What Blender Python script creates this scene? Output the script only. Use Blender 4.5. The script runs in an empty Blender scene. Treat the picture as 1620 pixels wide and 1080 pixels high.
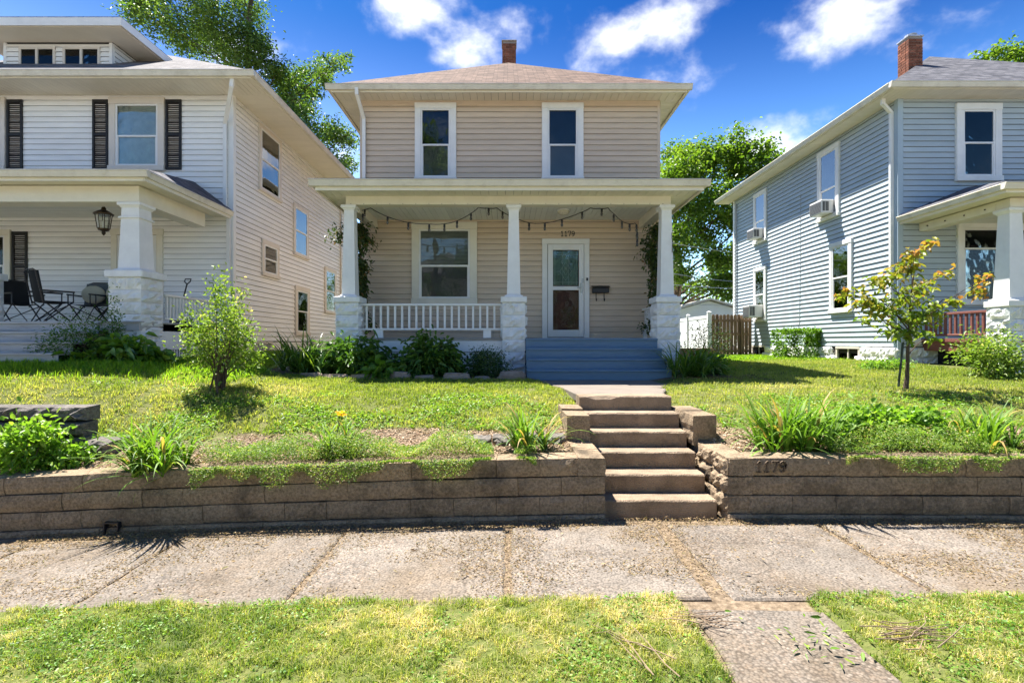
import bpy, math, random
import numpy as np
from mathutils import Vector
scene = bpy.context.scene
R = math.radians

# ------------------------------------------------------------------ camera
cam_d = bpy.data.cameras.new("camera"); cam = bpy.data.objects.new("camera", cam_d)
scene.collection.objects.link(cam); scene.camera = cam
cam.location = (0, 0, 1.7); cam.rotation_euler = (R(90), 0, 0)
cam_d.sensor_width = 36; cam_d.lens = 18.0
cam_d.shift_x = 7/1620; cam_d.shift_y = 1/1620
cam_d.clip_start = .05; cam_d.clip_end = 2000

# ------------------------------------------------------------------ sun, sky, exposure
SUN = Vector((-.31, .385, 1.0)).normalized()          # towards the sun
sl = bpy.data.lights.new("sun", 'SUN'); sl.energy = 2.0; sl.angle = R(.53); sl.color = (1, .955, .89)
so = bpy.data.objects.new("sun", sl); scene.collection.objects.link(so)
so.rotation_euler = (-SUN).to_track_quat('-Z', 'Y').to_euler(); so.location = (-10, 20, 40)
scene.view_settings.view_transform = 'Standard'; scene.view_settings.look = 'None'
scene.view_settings.exposure = 3.02; scene.view_settings.gamma = 1.0
scene.view_settings.use_curve_mapping = False
scene.cycles.max_bounces = 8; scene.cycles.transparent_max_bounces = 12
scene.cycles.use_denoising = True

world = bpy.data.worlds.new("World"); scene.world = world; world.use_nodes = True
wn, wl = world.node_tree.nodes, world.node_tree.links
wn.clear()
def wnode(t, **k):
    n = wn.new(t)
    for a, b in k.items(): setattr(n, a, b)
    return n
sky = wnode('ShaderNodeTexSky', sky_type='NISHITA', sun_disc=False)
sky.sun_elevation = math.asin(SUN.z); sky.sun_rotation = math.atan2(SUN.x, SUN.y)
sky.air_density = 1.0; sky.dust_density = 2.0; sky.ozone_density = 2.5; sky.altitude = 200
hs = wnode('ShaderNodeHueSaturation'); hs.inputs['Saturation'].default_value = 1.35
hs.inputs['Value'].default_value = 1.0
wl.new(sky.outputs[0], hs.inputs['Color'])
tn = wnode('ShaderNodeMix', data_type='RGBA', blend_type='MULTIPLY'); tn.inputs[0].default_value = 1
# the deep blue overhead pales into the bright natural band above the horizon
sxyz = wnode('ShaderNodeSeparateXYZ'); tcg = wnode('ShaderNodeTexCoord'); wl.new(tcg.outputs['Generated'], sxyz.inputs[0])
elr = wnode('ShaderNodeMapRange', interpolation_type='SMOOTHSTEP'); elr.inputs['From Min'].default_value = .10; elr.inputs['From Max'].default_value = .56
wl.new(sxyz.outputs['Z'], elr.inputs['Value']); wl.new(elr.outputs[0], tn.inputs[0])
wl.new(hs.outputs[0], tn.inputs[6]); tn.inputs[7].default_value = (.042, .168, .33, 1)
tc = wnode('ShaderNodeTexCoord')
mp = wnode('ShaderNodeMapping'); mp.inputs['Scale'].default_value = (2.7, 2.7, 3.6); mp.inputs['Location'].default_value = (2.2, 6.3, 3.3)
wl.new(tc.outputs['Generated'], mp.inputs['Vector'])
nz = wnode('ShaderNodeTexNoise'); nz.inputs['Scale'].default_value = 2.4; nz.inputs['Detail'].default_value = 10
nz.inputs['Roughness'].default_value = .55; nz.inputs['Distortion'].default_value = .1
wl.new(mp.outputs[0], nz.inputs['Vector'])
def pixdir(px, py):
    return Vector(((px-803)/810, 1, (541-py)/810)).normalized()
acc = None
for px, py, w, h, s in [(620,25,100,34,.26),(690,55,60,24,.16),(745,82,60,26,.30),(840,40,80,40,.18),(1000,45,150,34,.28),(900,70,90,26,.14),(960,100,40,12,.10),
        (1190,98,80,26,.24),(1310,62,180,58,.30),(1470,30,150,42,.26),(1270,112,110,20,.14),(1235,205,75,30,.30),(1300,182,50,20,.22),(1255,232,95,22,.30),(1130,20,60,30,.16)]:
    c = pixdir(px, py)
    su = wnode('ShaderNodeVectorMath', operation='SUBTRACT'); su.inputs[1].default_value = c
    wl.new(tc.outputs['Generated'], su.inputs[0])
    mu = wnode('ShaderNodeVectorMath', operation='MULTIPLY')
    k = 810/c.y
    mu.inputs[1].default_value = (k/w/1.45, 1.2, k/h/1.45)
    wl.new(su.outputs[0], mu.inputs[0])
    le = wnode('ShaderNodeVectorMath', operation='LENGTH'); wl.new(mu.outputs[0], le.inputs[0])
    mr = wnode('ShaderNodeMapRange', interpolation_type='SMOOTHSTEP')
    mr.inputs['From Min'].default_value = 1.0; mr.inputs['From Max'].default_value = 0.15
    mr.inputs['To Min'].default_value = 0; mr.inputs['To Max'].default_value = s
    wl.new(le.outputs['Value'], mr.inputs['Value'])
    if acc is None: acc = mr.outputs[0]
    else:
        mx = wnode('ShaderNodeMath', operation='MAXIMUM'); wl.new(acc, mx.inputs[0]); wl.new(mr.outputs[0], mx.inputs[1]); acc = mx.outputs[0]
na = wnode('ShaderNodeMath', operation='MULTIPLY_ADD'); wl.new(nz.outputs['Fac'], na.inputs[0]); na.inputs[1].default_value = 2.3; na.inputs[2].default_value = -.65
ad = wnode('ShaderNodeMath', operation='ADD'); wl.new(na.outputs[0], ad.inputs[0]); wl.new(acc, ad.inputs[1])
dn = wnode('ShaderNodeMapRange', interpolation_type='SMOOTHSTEP')
dn.inputs['From Min'].default_value = .54; dn.inputs['From Max'].default_value = 1.25
wl.new(ad.outputs[0], dn.inputs['Value'])
mxc = wnode('ShaderNodeMix', data_type='RGBA')
pw = wnode('ShaderNodeMath', operation='POWER'); wl.new(dn.outputs[0], pw.inputs[0]); pw.inputs[1].default_value = 1.25
wl.new(pw.outputs[0], mxc.inputs[0]); wl.new(tn.outputs[2], mxc.inputs[6]); mxc.inputs[7].default_value = (4.3, 4.3, 4.35, 1)
bg = wnode('ShaderNodeBackground'); bg.inputs['Strength'].default_value = .05
wl.new(mxc.outputs[2], bg.inputs['Color'])
wo = wnode('ShaderNodeOutputWorld'); wl.new(bg.outputs[0], wo.inputs['Surface'])

# ------------------------------------------------------------------ helpers
COL = scene.collection
WLOC = {}
def link(o, parent=None, loc=(0, 0, 0)):
    COL.objects.link(o)
    l = Vector(loc)
    if parent is not None:
        o.parent = parent; o.location = l - WLOC[parent.name]
    else: o.location = l
    WLOC[o.name] = l
    return o
def tag(o, label, cat, group=None, kind=None):
    o['label'] = label; o['category'] = cat
    if group: o['group'] = group
    if kind: o['kind'] = kind
    return o
def thing(name, label, cat, loc=(0, 0, 0), group=None):
    o = bpy.data.objects.new(name, None); o.empty_display_size = .2
    link(o, None, loc); tag(o, label, cat, group); return o
def stru(o): o['kind'] = 'structure'; return o
def stuff(o): o['kind'] = 'stuff'; return o
def copy_tree(o, loc, rz=0, label=None, parent=None):
    c = o.copy(); COL.objects.link(c)
    if parent is None:
        c.location = loc; c.rotation_euler.z = rz
        if label: c['label'] = label
    else: c.parent = parent
    for ch in list(o.children): copy_tree(ch, None, 0, None, c)
    return c

class Fr:                                     # local frame: u along the wall, n outwards, z up
    def __init__(s, o, u, n): s.o, s.u, s.n = Vector(o), Vector(u), Vector(n); s.flip = (s.u.cross(s.n)).z < 0
    def p(s, u, n, z): return s.o + s.u*u + s.n*n + Vector((0, 0, z))
WORLD = Fr((0, 0, 0), (1, 0, 0), (0, -1, 0))   # n = towards the street
class MB:
    def __init__(s, fr=None): s.v, s.f, s.fr = [], [], fr
    def add(s, vs, fs):
        b = len(s.v)
        if s.fr: vs = [s.fr.p(*p) for p in vs]
        s.v += [tuple(p) for p in vs]
        fl = s.fr and s.fr.flip
        s.f += [tuple(b+i for i in (reversed(f) if fl else f)) for f in fs]
        return s
    def box(s, a0, a1, b0, b1, c0, c1, c=0):
        if a0 > a1: a0, a1 = a1, a0
        if b0 > b1: b0, b1 = b1, b0
        if c0 > c1: c0, c1 = c1, c0
        if c <= 0:
            vs = [(x, y, z) for z in (c0, c1) for y in (b0, b1) for x in (a0, a1)]
            return s.add(vs, [(0,2,3,1),(4,5,7,6),(0,1,5,4),(2,6,7,3),(0,4,6,2),(1,3,7,5)])
        return s.cbox(a0, a1, b0, b1, c0, c1, c)
    def cbox(s, a0, a1, b0, b1, c0, c1, c):
        c = min(c, .45*(a1-a0), .45*(b1-b0), .45*(c1-c0))
        A, B, C = (a0, a1), (b0, b1), (c0, c1); vs = []; ix = {}
        for i in (0, 1):
            for j in (0, 1):
                for k in (0, 1):
                    sa, sb, sc = (c if i == 0 else -c), (c if j == 0 else -c), (c if k == 0 else -c)
                    ix[i,j,k] = len(vs)
                    vs += [(A[i], B[j]+sb, C[k]+sc), (A[i]+sa, B[j], C[k]+sc), (A[i]+sa, B[j]+sb, C[k])]
        g = lambda i, j, k, m: ix[i,j,k]+m
        fs = []
        for i in (0, 1):
            q = [g(i,0,0,0), g(i,1,0,0), g(i,1,1,0), g(i,0,1,0)]; fs.append(q if i else q[::-1])
            q = [g(0,i,0,1), g(0,i,1,1), g(1,i,1,1), g(1,i,0,1)]; fs.append(q if i else q[::-1])
            q = [g(0,0,i,2), g(1,0,i,2), g(1,1,i,2), g(0,1,i,2)]; fs.append(q if i else q[::-1])
        for j in (0, 1):
            for k in (0, 1):
                q = [g(0,j,k,1), g(1,j,k,1), g(1,j,k,2), g(0,j,k,2)]; fs.append(q if (j ^ k) else q[::-1])
                q = [g(j,0,k,0), g(j,1,k,0), g(j,1,k,2), g(j,0,k,2)]; fs.append(q[::-1] if (j ^ k) else q)
                q = [g(j,k,0,0), g(j,k,1,0), g(j,k,1,1), g(j,k,0,1)]; fs.append(q if (j ^ k) else q[::-1])
        for (i, j, k), b in ix.items():
            q = [b, b+1, b+2]; fs.append(q if (i+j+k) % 2 else q[::-1])
        return s.add(vs, fs)
    def hexa(s, p):                            # 8 points: bottom 4 ccw, top 4 ccw
        return s.add(p, [(3,2,1,0),(4,5,6,7),(0,1,5,4),(1,2,6,5),(2,3,7,6),(3,0,4,7)])
    def prism(s, prof, axis_a, axis_b):        # list of 3d points of the first end, offset vector to the other
        n = len(prof)
        vs = [tuple(Vector(p)+Vector(axis_a)) for p in prof] + [tuple(Vector(p)+Vector(axis_b)) for p in prof]
        return s.add(vs, [tuple(range(n))[::-1], tuple(range(n, 2*n))] + [(i, (i+1) % n, n+(i+1) % n, n+i) for i in range(n)])
    def frustum(s, cx, cy, z0, z1, w0, w1, d0=None, d1=None):
        d0 = w0 if d0 is None else d0; d1 = w1 if d1 is None else d1
        p = [(cx-w0/2, cy-d0/2, z0), (cx+w0/2, cy-d0/2, z0), (cx+w0/2, cy+d0/2, z0), (cx-w0/2, cy+d0/2, z0),
             (cx-w1/2, cy-d1/2, z1), (cx+w1/2, cy-d1/2, z1), (cx+w1/2, cy+d1/2, z1), (cx-w1/2, cy+d1/2, z1)]
        return s.hexa(p)
    def tube(s, pts, rad, n=6, cap=True):
        pts = [Vector(p) for p in pts]
        if not hasattr(rad, '__len__'): rad = [rad]*len(pts)
        vs, fs = [], []; ref = None
        for i, p in enumerate(pts):
            t = (pts[min(i+1, len(pts)-1)] - pts[max(i-1, 0)])
            t = t.normalized() if t.length > 1e-9 else Vector((0, 0, 1))
            a = (ref - t*ref.dot(t)) if ref is not None else t.orthogonal()
            if a.length < 1e-6: a = t.orthogonal()
            a.normalize(); ref = a; b = t.cross(a)
            for k in range(n):
                q = 2*math.pi*k/n; vs.append(p + (a*math.cos(q)+b*math.sin(q))*rad[i])
        for i in range(len(pts)-1):
            for k in range(n):
                k2 = (k+1) % n; fs.append((i*n+k, i*n+k2, (i+1)*n+k2, (i+1)*n+k))
        if cap: fs += [tuple(range(n))[::-1], tuple((len(pts)-1)*n+k for k in range(n))]
        return s.add(vs, fs)
    def lathe(s, cx, cy, prof, n=12):          # prof: (r, z)
        vs = [(cx+r*math.cos(2*math.pi*k/n), cy+r*math.sin(2*math.pi*k/n), z) for r, z in prof for k in range(n)]
        fs = [(i*n+k, i*n+(k+1) % n, (i+1)*n+(k+1) % n, (i+1)*n+k) for i in range(len(prof)-1) for k in range(n)]
        fs += [tuple(range(n))[::-1], tuple((len(prof)-1)*n+k for k in range(n))]
        return s.add(vs, fs)
    def mesh(s, name, mat, smooth=False):
        m = bpy.data.meshes.new(name); m.from_pydata(s.v, [], s.f); m.materials.append(mat)
        if smooth: m.polygons.foreach_set('use_smooth', [True]*len(m.polygons))
        return m
    def build(s, name, mat, parent=None, smooth=False, loc=(0, 0, 0)):
        return link(bpy.data.objects.new(name, s.mesh(name, mat, smooth)), parent, loc)

def npmesh(name, V, F, mat, parent=None, rnd=None, smooth=False, loc=(0, 0, 0)):
    V = np.asarray(V, np.float32); F = np.asarray(F, np.int32); k = F.shape[1]
    m = bpy.data.meshes.new(name); m.vertices.add(len(V)); m.vertices.foreach_set('co', V.ravel())
    m.loops.add(F.size); m.loops.foreach_set('vertex_index', F.ravel())
    m.polygons.add(len(F)); m.polygons.foreach_set('loop_start', np.arange(0, F.size, k, dtype=np.int32))
    if smooth: m.polygons.foreach_set('use_smooth', np.ones(len(F), bool))
    m.update(calc_edges=True)
    if rnd is not None:
        a = m.attributes.new('rnd', 'FLOAT', 'POINT'); a.data.foreach_set('value', np.asarray(rnd, np.float32))
    m.materials.append(mat)
    return link(bpy.data.objects.new(name, m), parent, loc)

# ---- vegetation geometry (numpy)
def unit(a): return a/np.maximum(np.linalg.norm(a, axis=-1, keepdims=True), 1e-9)
def leaf_geo(rg, P, D, L, W, fold=.25, droop=.25, updir=None):
    n = len(P); D = unit(D)
    N = rg.normal(size=(n, 3))*.55 + (np.array([0, 0, 1.]) if updir is None else updir)
    S = unit(np.cross(D, N)); N = unit(np.cross(S, D))
    L = np.broadcast_to(np.asarray(L, float), (n,))[:, None]; W = np.broadcast_to(np.asarray(W, float), (n,))[:, None]
    f = fold*W; dz = np.array([0, 0, 1.])*droop*L
    b = P; l1 = P+D*L*.3+S*W*.46+N*f; l2 = P+D*L*.68+S*W*.36+N*f-dz*.35; t = P+D*L-dz
    r2 = P+D*L*.68-S*W*.36+N*f-dz*.35; r1 = P+D*L*.3-S*W*.46+N*f
    V = np.stack([b, l1, l2, t, r2, r1], 1).reshape(-1, 3)
    o = (np.arange(n)*6)[:, None]
    F = np.concatenate([o+np.array([[0, 3, 2, 1]]), o+np.array([[0, 5, 4, 3]])])
    return V, F, 6
def strap_geo(rg, P, az, L, W, lean, bend, k=6, twist=.0):
    n = len(P); h = np.stack([np.cos(az), np.sin(az), 0*az], 1); s = np.stack([-np.sin(az), np.cos(az), 0*az], 1)
    pos = P.copy(); V = []
    for j in range(k+1):
        q = j/k; w = W*(min(1, .55+q*2.2))*(1-q**3)*.5 + .0006
        V += [pos - s*w[:, None], pos + s*w[:, None]]
        a = lean + bend*((j+.5)/k)**2.0
        pos = pos + (L/k)[:, None]*(h*np.sin(a)[:, None] + np.array([0, 0, 1.])*np.cos(a)[:, None])
    V = np.stack(V, 1).reshape(-1, 3); m = 2*(k+1)
    o = (np.arange(n)*m)[:, None]
    F = np.concatenate([o+np.array([[2*j, 2*j+1, 2*j+3, 2*j+2]]) for j in range(k)])
    return V, F, m
_perm = np.random.default_rng(5).random((256, 256))
def vnoise(x, y):
    xi, yi = np.floor(x).astype(int), np.floor(y).astype(int); fx, fy = x-xi, y-yi
    fx, fy = fx*fx*(3-2*fx), fy*fy*(3-2*fy); g = lambda a, b: _perm[a & 255, b & 255]
    return (g(xi, yi)*(1-fx)+g(xi+1, yi)*fx)*(1-fy) + (g(xi, yi+1)*(1-fx)+g(xi+1, yi+1)*fx)*fy
def fbm(x, y, o=3):
    return sum(vnoise(x*2**i+17*i, y*2**i+5*i)*.5**i for i in range(o))/sum(.5**i for i in range(o))
def sstep(a, b, x): t = np.clip((x-a)/(b-a), 0, 1); return t*t*(3-2*t)
# ------------------------------------------------------------------ materials
def mat(name, col, rough=.6, var=.12, scale=3., bump=0., bscale=60., spec=.35, metal=0., rand=.0, dirt=0., dirtcol=(.12,.10,.08), dscale=2.2, streak=False):
    m = bpy.data.materials.new(name); m.use_nodes = True; nt = m.node_tree; N, K = nt.nodes, nt.links
    b = N['Principled BSDF']; b.inputs['Roughness'].default_value = rough; b.inputs['Metallic'].default_value = metal
    b.inputs['Specular IOR Level'].default_value = spec
    g = N.new('ShaderNodeNewGeometry')
    vec = g.outputs['Position']
    if streak:
        mp = N.new('ShaderNodeMapping'); mp.inputs['Scale'].default_value = streak; K.new(vec, mp.inputs['Vector']); svec = mp.outputs[0]
    else: svec = vec
    t = N.new('ShaderNodeTexNoise'); t.inputs['Scale'].default_value = scale; t.inputs['Detail'].default_value = 6; t.inputs['Roughness'].default_value = .6
    K.new(svec, t.inputs['Vector'])
    r = N.new('ShaderNodeMapRange'); r.inputs['From Min'].default_value = .3; r.inputs['From Max'].default_value = .7
    r.inputs['To Min'].default_value = 1-var; r.inputs['To Max'].default_value = 1+var; K.new(t.outputs['Fac'], r.inputs['Value'])
    val = r.outputs[0]
    if rand:
        oi = N.new('ShaderNodeObjectInfo'); r2 = N.new('ShaderNodeMapRange'); r2.inputs['To Min'].default_value = 1-rand; r2.inputs['To Max'].default_value = 1+rand
        K.new(oi.outputs['Random'], r2.inputs['Value']); mm = N.new('ShaderNodeMath'); mm.operation = 'MULTIPLY'
        K.new(val, mm.inputs[0]); K.new(r2.outputs[0], mm.inputs[1]); val = mm.outputs[0]
    vm = N.new('ShaderNodeVectorMath'); vm.operation = 'SCALE'; vm.inputs[0].default_value = col; K.new(val, vm.inputs['Scale'])
    c = vm.outputs[0]
    if dirt:
        t2 = N.new('ShaderNodeTexNoise'); t2.inputs['Scale'].default_value = dscale; t2.inputs['Detail'].default_value = 9; t2.inputs['Roughness'].default_value = .72
        K.new(svec, t2.inputs['Vector'])
        r3 = N.new('ShaderNodeMapRange'); r3.inputs['From Min'].default_value = .50; r3.inputs['From Max'].default_value = .74; r3.inputs['To Max'].default_value = dirt
        K.new(t2.outputs['Fac'], r3.inputs['Value'])
        mx = N.new('ShaderNodeMix'); mx.data_type = 'RGBA'; K.new(r3.outputs[0], mx.inputs[0]); K.new(c, mx.inputs[6]); mx.inputs[7].default_value = (*dirtcol, 1)
        c = mx.outputs[2]
    K.new(c, b.inputs['Base Color'])
    if bump:
        t3 = N.new('ShaderNodeTexNoise'); t3.inputs['Scale'].default_value = bscale; t3.inputs['Detail'].default_value = 4; K.new(svec if streak else vec, t3.inputs['Vector'])
        bp = N.new('ShaderNodeBump'); bp.inputs['Strength'].default_value = bump; bp.inputs['Distance'].default_value = .02
        K.new(t3.outputs['Fac'], bp.inputs['Height']); K.new(bp.outputs[0], b.inputs['Normal'])
    return m
def leafmat(name, stops, trans=.4, rough=.45, boost=1.55):
    m = bpy.data.materials.new(name); m.use_nodes = True; nt = m.node_tree; N, K = nt.nodes, nt.links
    b = N['Principled BSDF']; b.inputs['Roughness'].default_value = rough; b.inputs['Specular IOR Level'].default_value = .35
    a = N.new('ShaderNodeAttribute'); a.attribute_name = 'rnd'
    cr = N.new('ShaderNodeValToRGB'); el = cr.color_ramp.elements
    el[0].position, el[0].color = stops[0][0], (*stops[0][1], 1); el[1].position, el[1].color = stops[-1][0], (*stops[-1][1], 1)
    for p, c in stops[1:-1]: e = el.new(p); e.color = (*c, 1)
    for e in el: e.color = (min(.8, e.color[0]*boost*1.12), min(.8, e.color[1]*boost), e.color[2]*boost*.9, 1)
    K.new(a.outputs['Fac'], cr.inputs['Fac']); K.new(cr.outputs[0], b.inputs['Base Color'])
    tr = N.new('ShaderNodeBsdfTranslucent')
    tm = N.new('ShaderNodeMix'); tm.data_type = 'RGBA'; tm.blend_type = 'MULTIPLY'; tm.inputs[0].default_value = 1
    K.new(cr.outputs[0], tm.inputs[6]); tm.inputs[7].default_value = (1.6, 1.7, .7, 1); K.new(tm.outputs[2], tr.inputs['Color'])
    ms = N.new('ShaderNodeMixShader'); ms.inputs[0].default_value = trans
    K.new(b.outputs[0], ms.inputs[1]); K.new(tr.outputs[0], ms.inputs[2]); K.new(ms.outputs[0], N['Material Output'].inputs['Surface'])
    return m
def glassmat(name, tint=.75, add=.07):
    m = bpy.data.materials.new(name); m.use_nodes = True; nt = m.node_tree; N, K = nt.nodes, nt.links
    N.remove(N['Principled BSDF'])
    tr = N.new('ShaderNodeBsdfTransparent'); tr.inputs['Color'].default_value = (tint*.96, tint, tint*.98, 1)
    gl = N.new('ShaderNodeBsdfGlossy'); gl.inputs['Roughness'].default_value = .015
    g = N.new('ShaderNodeNewGeometry'); nz = N.new('ShaderNodeTexNoise'); nz.inputs['Scale'].default_value = 2.3; K.new(g.outputs['Position'], nz.inputs['Vector'])
    bp = N.new('ShaderNodeBump'); bp.inputs['Strength'].default_value = .08; bp.inputs['Distance'].default_value = .05; K.new(nz.outputs['Fac'], bp.inputs['Height']); K.new(bp.outputs[0], gl.inputs['Normal'])
    fr = N.new('ShaderNodeFresnel'); fr.inputs['IOR'].default_value = 1.5
    ad = N.new('ShaderNodeMath'); ad.operation = 'ADD'; ad.use_clamp = True; ad.inputs[1].default_value = add; K.new(fr.outputs[0], ad.inputs[0])
    ms = N.new('ShaderNodeMixShader'); K.new(ad.outputs[0], ms.inputs[0]); K.new(tr.outputs[0], ms.inputs[1]); K.new(gl.outputs[0], ms.inputs[2])
    K.new(ms.outputs[0], N['Material Output'].inputs['Surface']); return m
def shinglemat(name, cols, su=3.3, sv=7.0):
    m = bpy.data.materials.new(name); m.use_nodes = True; nt = m.node_tree; N, K = nt.nodes, nt.links
    b = N['Principled BSDF']; b.inputs['Roughness'].default_value = .9; b.inputs['Specular IOR Level'].default_value = .15
    uv = N.new('ShaderNodeUVMap'); uv.uv_map = 'uv'
    br = N.new('ShaderNodeTexBrick'); br.offset = .37; br.inputs['Scale'].default_value = 1.0
    br.inputs['Brick Width'].default_value = .26; br.inputs['Row Height'].default_value = .145; br.inputs['Mortar Size'].default_value = .006
    br.inputs['Color1'].default_value = (*cols[0], 1); br.inputs['Color2'].default_value = (*cols[1], 1); br.inputs['Mortar'].default_value = (*[c*.35 for c in cols[0]], 1); br.inputs['Bias'].default_value = -.1
    K.new(uv.outputs[0], br.inputs['Vector'])
    nz = N.new('ShaderNodeTexNoise'); nz.inputs['Scale'].default_value = 5; nz.inputs['Detail'].default_value = 8; K.new(uv.outputs[0], nz.inputs['Vector'])
    mr = N.new('ShaderNodeMapRange'); mr.inputs['From Min'].default_value = .3; mr.inputs['From Max'].default_value = .7; mr.inputs['To Min'].default_value = .7; mr.inputs['To Max'].default_value = 1.3; K.new(nz.outputs['Fac'], mr.inputs['Value'])
    vm = N.new('ShaderNodeVectorMath'); vm.operation = 'SCALE'; K.new(br.outputs['Color'], vm.inputs[0]); K.new(mr.outputs[0], vm.inputs['Scale'])
    K.new(vm.outputs[0], b.inputs['Base Color'])
    bp = N.new('ShaderNodeBump'); bp.inputs['Strength'].default_value = .6; bp.inputs['Distance'].default_value = .01; K.new(br.outputs['Fac'], bp.inputs['Height']); bp.invert = True
    K.new(bp.outputs[0], b.inputs['Normal']); return m
def aggregate(name, base, pebble, dirtamt=.75):
    m = bpy.data.materials.new(name); m.use_nodes = True; nt = m.node_tree; N, K = nt.nodes, nt.links
    b = N['Principled BSDF']; b.inputs['Roughness'].default_value = .9; b.inputs['Specular IOR Level'].default_value = .2
    g = N.new('ShaderNodeNewGeometry')
    v = N.new('ShaderNodeTexVoronoi'); v.inputs['Scale'].default_value = 62; v.inputs['Randomness'].default_value = 1; K.new(g.outputs['Position'], v.inputs['Vector'])
    sep = N.new('ShaderNodeSeparateColor'); K.new(v.outputs['Color'], sep.inputs[0])
    cr = N.new('ShaderNodeValToRGB'); el = cr.color_ramp.elements
    el[0].position = 0; el[0].color = (*[c*.42 for c in pebble], 1); el[1].position = 1; el[1].color = (*[min(.8, c*1.9) for c in pebble], 1)
    e = el.new(.5); e.color = (*base, 1); e = el.new(.75); e.color = (pebble[0]*1.0, pebble[1]*.82, pebble[2]*.7, 1)
    K.new(sep.outputs[0], cr.inputs['Fac'])
    n1 = N.new('ShaderNodeTexNoise'); n1.inputs['Scale'].default_value = 1.7; n1.inputs['Detail'].default_value = 7; K.new(g.outputs['Position'], n1.inputs['Vector'])
    w = N.new('ShaderNodeMapRange'); w.inputs['From Min'].default_value = .38; w.inputs['From Max'].default_value = .62; w.inputs['To Min'].default_value = .1; w.inputs['To Max'].default_value = .72; K.new(n1.outputs['Fac'], w.inputs['Value'])
    mx = N.new('ShaderNodeMix'); mx.data_type = 'RGBA'; mx.inputs[6].default_value = (*base, 1); K.new(w.outputs[0], mx.inputs[0]); K.new(cr.outputs[0], mx.inputs[7])
    n2 = N.new('ShaderNodeTexNoise'); n2.inputs['Scale'].default_value = 1.1; n2.inputs['Detail'].default_value = 10; n2.inputs['Roughness'].default_value = .7
    mp = N.new('ShaderNodeMapping'); mp.inputs['Location'].default_value = (7.3, 2.2, 0); K.new(g.outputs['Position'], mp.inputs['Vector']); K.new(mp.outputs[0], n2.inputs['Vector'])
    d = N.new('ShaderNodeMapRange'); d.inputs['From Min'].default_value = .46; d.inputs['From Max'].default_value = .66; d.inputs['To Max'].default_value = dirtamt; K.new(n2.outputs['Fac'], d.inputs['Value'])
    m2 = N.new('ShaderNodeMix'); m2.data_type = 'RGBA'; K.new(d.outputs[0], m2.inputs[0]); K.new(mx.outputs[2], m2.inputs[6]); m2.inputs[7].default_value = (.16, .12, .08, 1)
    cv = N.new('ShaderNodeMapRange'); cv.inputs['From Min'].default_value = .35; cv.inputs['From Max'].default_value = .75; cv.inputs['To Min'].default_value = 1.08; cv.inputs['To Max'].default_value = .58; K.new(v.outputs['Distance'], cv.inputs['Value'])
    vs_ = N.new('ShaderNodeVectorMath'); vs_.operation = 'SCALE'; K.new(m2.outputs[2], vs_.inputs[0]); K.new(cv.outputs[0], vs_.inputs['Scale'])
    # hairline cracks
    wn_ = N.new('ShaderNodeTexNoise'); wn_.inputs['Scale'].default_value = 2.2; wn_.inputs['Detail'].default_value = 6; K.new(g.outputs['Position'], wn_.inputs['Vector'])
    wa_ = N.new('ShaderNodeVectorMath'); wa_.operation = 'MULTIPLY_ADD'; K.new(wn_.outputs['Color'], wa_.inputs[0]); wa_.inputs[1].default_value = (.5, .5, 0); K.new(g.outputs['Position'], wa_.inputs[2])
    ve = N.new('ShaderNodeTexVoronoi'); ve.feature = 'DISTANCE_TO_EDGE'; ve.inputs['Scale'].default_value = .62; K.new(wa_.outputs[0], ve.inputs['Vector'])
    ck = N.new('ShaderNodeMapRange'); ck.inputs['From Min'].default_value = .0015; ck.inputs['From Max'].default_value = .005; ck.inputs['To Min'].default_value = .78; ck.inputs['To Max'].default_value = 1; K.new(ve.outputs['Distance'], ck.inputs['Value'])
    st_ = N.new('ShaderNodeTexNoise'); st_.inputs['Scale'].default_value = 2.6; st_.inputs['Detail'].default_value = 8; st_.inputs['Roughness'].default_value = .7; K.new(g.outputs['Position'], st_.inputs['Vector'])
    sr_ = N.new('ShaderNodeMapRange'); sr_.inputs['From Min'].default_value = .3; sr_.inputs['From Max'].default_value = .7; sr_.inputs['To Min'].default_value = .72; sr_.inputs['To Max'].default_value = 1.2; K.new(st_.outputs['Fac'], sr_.inputs['Value'])
    cm_ = N.new('ShaderNodeMath'); cm_.operation = 'MULTIPLY'; K.new(ck.outputs[0], cm_.inputs[0]); K.new(sr_.outputs[0], cm_.inputs[1])
    vs0 = N.new('ShaderNodeVectorMath'); vs0.operation = 'SCALE'; K.new(vs_.outputs[0], vs0.inputs[0]); K.new(cm_.outputs[0], vs0.inputs['Scale']); vs_ = vs0
    oi = N.new('ShaderNodeObjectInfo'); orr = N.new('ShaderNodeMapRange'); orr.inputs['To Min'].default_value = .90; orr.inputs['To Max'].default_value = 1.13; K.new(oi.outputs['Random'], orr.inputs['Value'])
    vs2 = N.new('ShaderNodeVectorMath'); vs2.operation = 'SCALE'; K.new(vs_.outputs[0], vs2.inputs[0]); K.new(orr.outputs[0], vs2.inputs['Scale'])
    K.new(vs2.outputs[0], b.inputs['Base Color'])
    inv = N.new('ShaderNodeMath'); inv.operation = 'MULTIPLY_ADD'; inv.inputs[1].default_value = -1; inv.inputs[2].default_value = 1; K.new(v.outputs['Distance'], inv.inputs[0])
    bp = N.new('ShaderNodeBump'); bp.inputs['Strength'].default_value = .35; bp.inputs['Distance'].default_value = .005; K.new(inv.outputs[0], bp.inputs['Height']); K.new(bp.outputs[0], b.inputs['Normal'])
    return m
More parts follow.
